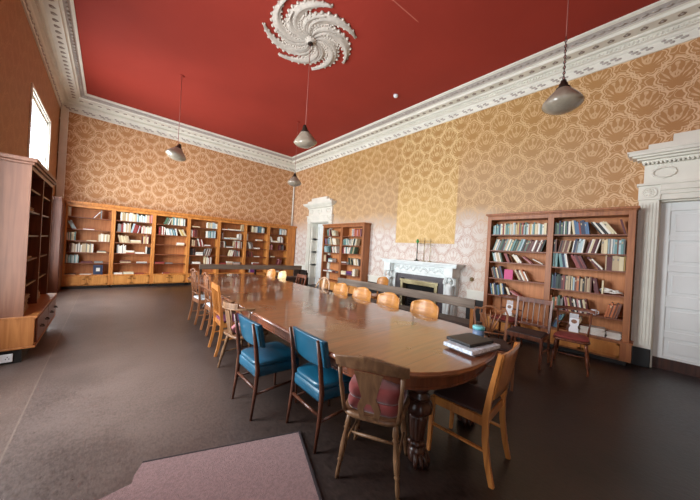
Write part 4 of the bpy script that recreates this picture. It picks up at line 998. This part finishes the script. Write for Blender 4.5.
# captain's chair with pink cushion
c = thing('captains_chair', 'low-backed wooden chair with round pink cushion behind the blue chairs', 'chair', (1.29, 3.22, 0), math.radians(-82))
stick_windsor(c, M_elm, .42, splay=.06)
mb = MB(); mb.loft([trap(.44, .38, .40, .42, .12), trap(.46, .40, .42, .43, .12), trap(.46, .40, .42, .455, .12)]); mb.build('seat', M_elm, c)
mb = MB(); pts = [(.25*math.sin(a), .02-.25*math.cos(a)-.02, .765) for a in [math.radians(-80+160*k/16) for k in range(17)]]
mb.bar([(x, y, z-.0) for x, y, z in pts], .05, .022, ref=(0, 0, 1)); mb.bar([(x, y-.004, z+.035) for x, y, z in pts[4:13]], .03, .05, ref=(0, 0, 1)); mb.build('arm_bow', M_elm, c, bevel=.004)
for a in (-68, -45, 45, 68):
    a = math.radians(a); mb = MB(); mb.tube([(.19*math.sin(a), -.19*math.cos(a), .455), (.22*math.sin(a), -.22*math.cos(a), .6), (.245*math.sin(a), -.245*math.cos(a), .755)], [.009, .013, .009], 8); mb.build('spindle', M_elm, c)
mb = MB(); mb.slab([(-.05, -.19, .455), (.05, -.19, .455), (.035, -.215, .55), (.055, -.225, .62), (.05, -.245, .735), (-.05, -.245, .735), (-.055, -.225, .62), (-.035, -.215, .55)], (0, .012, 0)); mb.build('splat', M_elm, c)
mb = MB(); mb.loft([[(.18*k*math.cos(t), .17*k*math.sin(t)+.01, z) for t in [2*PI*j/24 for j in range(24)]] for k, z in ((.9, .456), (1, .47), (1, .495), (.9, .515), (.5, .525), (.03, .527))]); mb.build('cushion', M_pink, c)

plain_chair('honey slat-back chair with purple seat, left side of the table', (1.375, 3.93, 0), math.radians(-94), M_honey, M_purple, h=.93, slats=3, panel=False, w=.40)

# lattice / shield back chairs
def shield_chair(label, loc, rz, wood_, seatm, group=None, kind='lattice', h=.95, w=.42):
    c = thing('shield_back_chair', label, 'chair', loc, rz, group)
    for s_ in (-1, 1):
        MB().bar([(s_*(w/2-.03), -.26, 0), (s_*(w/2-.035), -.22, .2), (s_*(w/2-.04), -.20, .42), (s_*(w/2-.03), -.215, .6), (s_*(w/2-.01), -.255, h-.08)], [.03, .032, .034, .028, .022], .024, ref=(1, 0, 0)).build('leg', wood_, c)
        MB().bar([(s_*(w/2), .20, 0), (s_*(w/2), .19, .42)], [.026, .036], [.026, .036], ref=(1, 0, 0)).build('leg', wood_, c)
        MB().bar([(s_*(w/2-.03), -.21, .16), (s_*w/2, .195, .16)], .022, .016, ref=(0, 0, 1)).build('stretcher', wood_, c)
    MB().bar([(-w/2+.02, 0, .16), (w/2-.02, 0, .16)], .022, .016, ref=(0, 0, 1)).build('stretcher', wood_, c)
    mb = MB(); mb.loft([trap(w+.03, w-.05, .43, .37), trap(w+.03, w-.05, .43, .43)], smooth=False); mb.build('seat_frame', wood_, c, bevel=.003)
    cushion(w+.01, w-.06, .41, .43, .465, .04, .01).build('seat', seatm, c)
    mb = MB(); W2 = w/2-.01
    pts = [(-W2, -.252, h-.09), (-W2*.9, -.262, h-.035), (-W2*.55, -.268, h-.04), (-W2*.25, -.275, h-.008), (0, -.277, h), (W2*.25, -.275, h-.008), (W2*.55, -.268, h-.04), (W2*.9, -.262, h-.035), (W2, -.252, h-.09)]
    mb.bar(pts, .022, .034, ref=(0, 1, 0)); mb.build('crest_rail', wood_, c, bevel=.003)
    mb = MB()
    if kind == 'fan':
        for k in range(-2, 3):
            mb.tube([(k*.012, -.215, .52), (k*.035, -.235, .65), (k*.062, -.255, .76), (k*.06, -.268, h-.045)], [.009, .008, .008, .008], 6)
        mb.tube([(-W2+.03, -.21, .52), (W2-.03, -.21, .52)], .012, 6, ref=(0, 0, 1))
    else:
        yb = lambda z: -.215-(z-.5)*.13
        mb.tube([(-W2+.03, yb(.54), .54), (W2-.03, yb(.54), .54)], .012, 6, ref=(0, 0, 1))
        for k in range(-2, 3):
            mb.tube([(k*.05, yb(.54), .54), (k*.05+.02*(1 if k % 2 else -1), yb(.66), .66), (k*.05, yb(.78), .78), (k*.045, yb(h-.05), h-.045)], .007, 6)
        for q in (-1, 1): mb.tube([(q*.13, yb(.56), .56), (q*-.1, yb(.7), .7), (q*.1, yb(.86), .86)], .008, 6)
    mb.build('back_lattice', wood_, c)
    return c
shield_chair('brown lattice-back chair with white seat behind the slat-back chair', (1.50, 4.84, 0), math.radians(-92), M_brown, M_whiteseat, 'lattice-back chairs on the left side of the table', w=.44, h=.99)
shield_chair('brown lattice-back chair, farthest on the left side of the table', (1.48, 5.60, 0), math.radians(-86), M_brown, M_whiteseat, 'lattice-back chairs on the left side of the table', w=.44, h=.99)

# round-topped plywood chairs on the right side
def ply_chair(label, loc, rz, back=M_orange, group='round-topped plywood chairs on the right side of the table', h=.885):
    c = thing('plywood_chair', label, 'chair', loc, rz, group)
    for s_ in (-1, 1):
        MB().bar([(s_*.18, -.24, 0), (s_*.18, -.20, .25), (s_*.18, -.19, .44), (s_*.18, -.205, .62)], [.03, .036, .036, .022], .022, ref=(1, 0, 0)).build('leg', M_honey, c)
        MB().bar([(s_*.19, .20, 0), (s_*.19, .19, .42)], [.024, .034], [.024, .034], ref=(1, 0, 0)).build('leg', M_honey, c)
    mb = MB(); mb.loft([trap(.41, .37, .40, .37), trap(.41, .37, .40, .43)], smooth=False); mb.build('seat_frame', M_honey, c, bevel=.003)
    cushion(.41, .37, .40, .43, .45, .05, .005).build('seat', M_honey, c)
    mb = MB()
    def f(u, v):
        q = 2*u-1; hw = .215*(1 if v < .72 else (1-((v-.72)/.28)**3.2*.30)); z = .55+(h-.55)*v - .03*(q*q)*(v**3)
        return (q*hw, -.185-.05*v-.055*(1-q*q)+.02, z)
    mb.shell(f, 14, 12, (0, .012, 0)); mb.build('backrest', back, c)
    return c
pc = ply_chair('orange plywood chair, nearest of the row on the table right side', (3.02, 2.0, 0), math.radians(90))
labs = ['orange plywood chair, second of the row on the table right side', 'orange plywood chair, third of the row on the table right side', 'orange plywood chair, fourth of the row on the table right side']
for (x, y, r), lb in zip(((3.02, 2.63, 90), (3.02, 3.2, 91), (3.02, 3.76, 88)), labs): copy_tree(pc, (x, y, 0), math.radians(r), lb)
copy_tree(pc, (3.02, 6.55, 0), math.radians(95), 'orange plywood chair near the far end of the table')
M_paleply = wood('pale_plywood', srgb(226, 186, 128), srgb(240, 210, 160), stretch=(.1, 1, 1), rough=.3)
ply_chair('pale cream plywood chair beside the orange one at table far end', (3.04, 6.02, 0), math.radians(88), M_paleply)
copy_tree(pc, (4.92, 4.42, 0), math.radians(80), 'orange plywood chair standing alone between bench and fireplace')

# small red-brown open chair, far right side
plain_chair('small reddish open-back chair at far right side of the table', (3.18, 5.42, 0), math.radians(92), M_mahog, M_redseat, h=.86, slats=2, panel=False, w=.34)
# hoop armchair
c = thing('hoop_armchair', 'pale hoop-backed wooden armchair between plywood chairs and far bookcase', 'chair', (3.12, 4.45, 0), math.radians(95))
stick_windsor(c, M_elm, .42, splay=.05)
M_palewood = wood('pale_wood', srgb(176, 140, 108), srgb(206, 172, 140))
mb = MB(); mb.loft([trap(.42, .38, .40, .42, .10), trap(.44, .40, .42, .45, .10)]); mb.build('seat', M_palewood, c)
mb = MB(); mb.tube([(.20*math.cos(a), -.20-.07*math.sin(a), .66+.24*math.sin(a)) for a in [PI*k/14 for k in range(15)]], .014, 8, ref=(0, 1, 0)); mb.build('hoop', M_palewood, c)
for s_ in (-1, 1):
    mb = MB(); mb.tube([(s_*.19, -.18, .45), (s_*.2, -.2, .67)], .012, 8); mb.tube([(s_*.2, -.2, .66), (s_*.24, -.02, .66), (s_*.22, .14, .65)], .015, 8, ref=(0, 0, 1)); mb.tube([(s_*.2, .12, .45), (s_*.22, .13, .65)], .01, 8); mb.build('arm', M_palewood, c)
mb = MB()
for k in (-2, -1, 1, 2): mb.tube([(k*.05, -.19, .45), (k*.058, -.235-.02*(2-abs(k)), .66+.24*math.sqrt(1-(k*.058/.2)**2)-.01)], .006, 6)
mb.build('spindles', M_palewood, c)
mb = MB(); mb.slab([(-.03, -.19, .45), (.03, -.19, .45), (.03, -.262, .88), (-.03, -.262, .88)], (0, .01, 0)); mb.build('splat', M_palewood, c)

# shield-back chair near the bookcase
shield_chair('brown shield-back chair with fan splat behind the turquoise-lidded tub', (3.60, 1.27, 0), math.radians(116), M_brown, M_darkseat, kind='fan', h=.86, w=.42)

# row along the bookcase
def spindle_chair(label, loc, rz, h=.80):
    c = thing('spindle_chair', label, 'chair', loc, rz, 'red-seated chairs in front of the bookcase')
    for s_ in (-1, 1):
        tleg((s_*.15, -.12, .42), (s_*.20, -.21, 0), (.017, .011), 10, True).build('leg', M_mahog, c)
        tleg((s_*.16, .13, .42), (s_*.20, .22, 0), (.017, .011), 10, True).build('leg', M_mahog, c)
        mb = MB(); mb.tube([(s_*.17, -.17, .45), (s_*.185, -.20, .6), (s_*.20, -.235, h-.04)], [.014, .011, .013], 8); mb.build('back_post', M_mahog, c)
    mb = MB(); mb.tube([(-.18, -.165, .18), (-.18, .175, .18)], .009, 8); mb.tube([(.18, -.165, .18), (.18, .175, .18)], .009, 8); mb.tube([(-.18, 0, .18), (.18, 0, .18)], .009, 8, ref=(0, 0, 1)); mb.build('stretcher', M_mahog, c)
    mb = MB(); mb.loft([trap(.42, .36, .40, .405, .12), trap(.43, .37, .41, .42, .12), trap(.42, .36, .40, .435, .12)]); mb.build('seat_frame', M_mahog, c)
    cushion(.41, .35, .39, .436, .47, .12, .012).build('seat', M_redseat, c)
    crest(MB(), .47, h-.055, .06, -.205, .045, .02, .02, .0).build('crest_rail', M_mahog, c, bevel=.004)
    mb = MB(); mb.tube([(-.185, -.198, .60), (0, -.24, .60), (.185, -.198, .60)], .01, 8, ref=(0, 0, 1)); mb.build('cross_rail', M_mahog, c)
    return c
def card(label, loc, rz, tilt=12):
    k = thing('display_card', label, 'card', loc, rz, 'cards standing on the red chair seats')
    k.rotation_euler = (math.radians(tilt), 0, rz)
    mb = MB(); mb.slab([(-.055, 0, 0), (.055, 0, 0), (.055, 0, .05), (.04, 0, .085), (.055, 0, .12), (.055, 0, .2), (-.055, 0, .2), (-.055, 0, .12), (-.04, 0, .085), (-.055, 0, .05)], (0, .006, 0)); mb.build('board', M_plate, k)
    mb = MB(); mb.slab([(.034*math.cos(t), .0062, .155+.03*math.sin(t)) for t in [2*PI*j/16 for j in range(16)]], (0, .002, 0)); mb.build('round_picture', M_brown, k)
    mb = MB(); mb.box(-.05, .055, .001, .004, .2, .27); mb.build('clear_flap', M_clear, k)
spindle_chair('dark spindle chair with red seat nearest the right-hand door', (5.02, .70, 0), math.radians(95), h=.84)
card('pale card with round picture on the spindle chair nearest the door', (5.14, .70, .489), math.radians(95), 12)
spindle_chair('dark chair with red seat at the left end of the bookcase row', (5.34, 1.66, 0), math.radians(85), h=.84)
card('white card with round picture on the leftmost red-seated chair', (5.44, 1.66, .489), math.radians(85), 12)
def slat_arm():
    c = plain_chair('dark slatted-back chair with wide dark seat between red-seated chairs', (4.72, 1.17, 0), math.radians(88), M_mahog, M_darkseat, h=.92, slats=5, panel=False, w=.44)
slat_arm()

# ------------------------------------------------------------------ benches
def bench(label, a, b, side, name='bench', end=False):
    """backrest plank from a to b (plan), seat on the given side (+1 left of a->b)."""
    A, B = Vector((*a, 0)), Vector((*b, 0)); L = (B-A).length; rz = math.atan2(B.y-A.y, B.x-A.x)
    t = thing(name, label, 'bench', tuple(A), rz, 'long benches round the table')
    mb = MB(); mb.box(0, L, -.02, .02, .715, .855); mb.build('backrest', wood('bench_plank', srgb(92, 78, 66), srgb(122, 104, 88), stretch=(.06, 1, 1), rough=.5), t, bevel=.006)
    y0, y1 = (.02, .38) if side > 0 else (-.38, -.02)
    mb = MB(); mb.box(0, L, y0, y1, .40, .46); mb.box(.03, L-.03, y0+.02, y1-.02, .33, .40); mb.build('seat', M_benchseat, t, bevel=.008)
    n = max(3, int(L/1.3)+1)
    for i in range(n):
        x = .05+(L-.1)*i/(n-1)
        sgn = 1 if side > 0 else -1
        MB().bar([(x, sgn*.03, 0), (x, sgn*.035, .45), (x, sgn*.03, .80)], .045, .05, ref=(1, 0, 0)).build('leg', M_honey if end is False else M_black, t)
        MB().bar([(x, sgn*.33, 0), (x, sgn*.33, .33)], .045, .05, ref=(1, 0, 0)).build('leg', M_honey if end is False else M_black, t)
    return t
bench('long grey-brown bench between the table right side and the fireplace', (4.20, 1.74), (4.0, 4.78), -1)
bench('long grey bench behind the far end of the table', (1.95, 8.42), (5.05, 8.05), 1, end=True)
mb = MB(); mb.box(0, .10, 0, .35, .06, .60); mb.box(-.03, .13, -.05, .4, 0, .06); mb.box(.02, .08, .03, .32, .60, .68)
tag(mb.build('black_cabinet', M_black, bevel=.01, loc=(5.30, 8.15, 0)), 'narrow black cabinet standing at the right end of far bench', 'cabinet')

# ------------------------------------------------------------------ rug
mb = MB()
out = [(1.21, 1.83), (.24, 2.19), (.19, 2.10), (.175, 2.04), (.10, 2.03), (.02, 2.02), (-.10, 1.90), (-.35, 1.2), (-.6, .5), (.72, .45)]
z = .012; cx = sum(p[0] for p in out)/len(out); cy = sum(p[1] for p in out)/len(out)
mb.slab([(x, y, 0.001) for x, y in out], (0, 0, .011))
rg = tag(MB().slab([(cx+(x-cx)*1.0, cy+(y-cy)*1.0, .001) for x, y in out], (0, 0, .011)).build('rug', M_rug), 'mauve carpet offcut with a ragged left corner on floor', 'rug'); mb.bm.free()
mb = MB(); mb.bar([(1.215, 1.832, .007), (.72, .45, .007)], .014, .03, ref=(0, 0, 1)); mb.build('binding', M_rugedge, rg)
mb = MB(); mb.bar([(1.215, 1.835, .007), (.24, 2.195, .007)], .013, .012, ref=(0, 0, 1)); mb.build('binding', M_rugedge, rg)
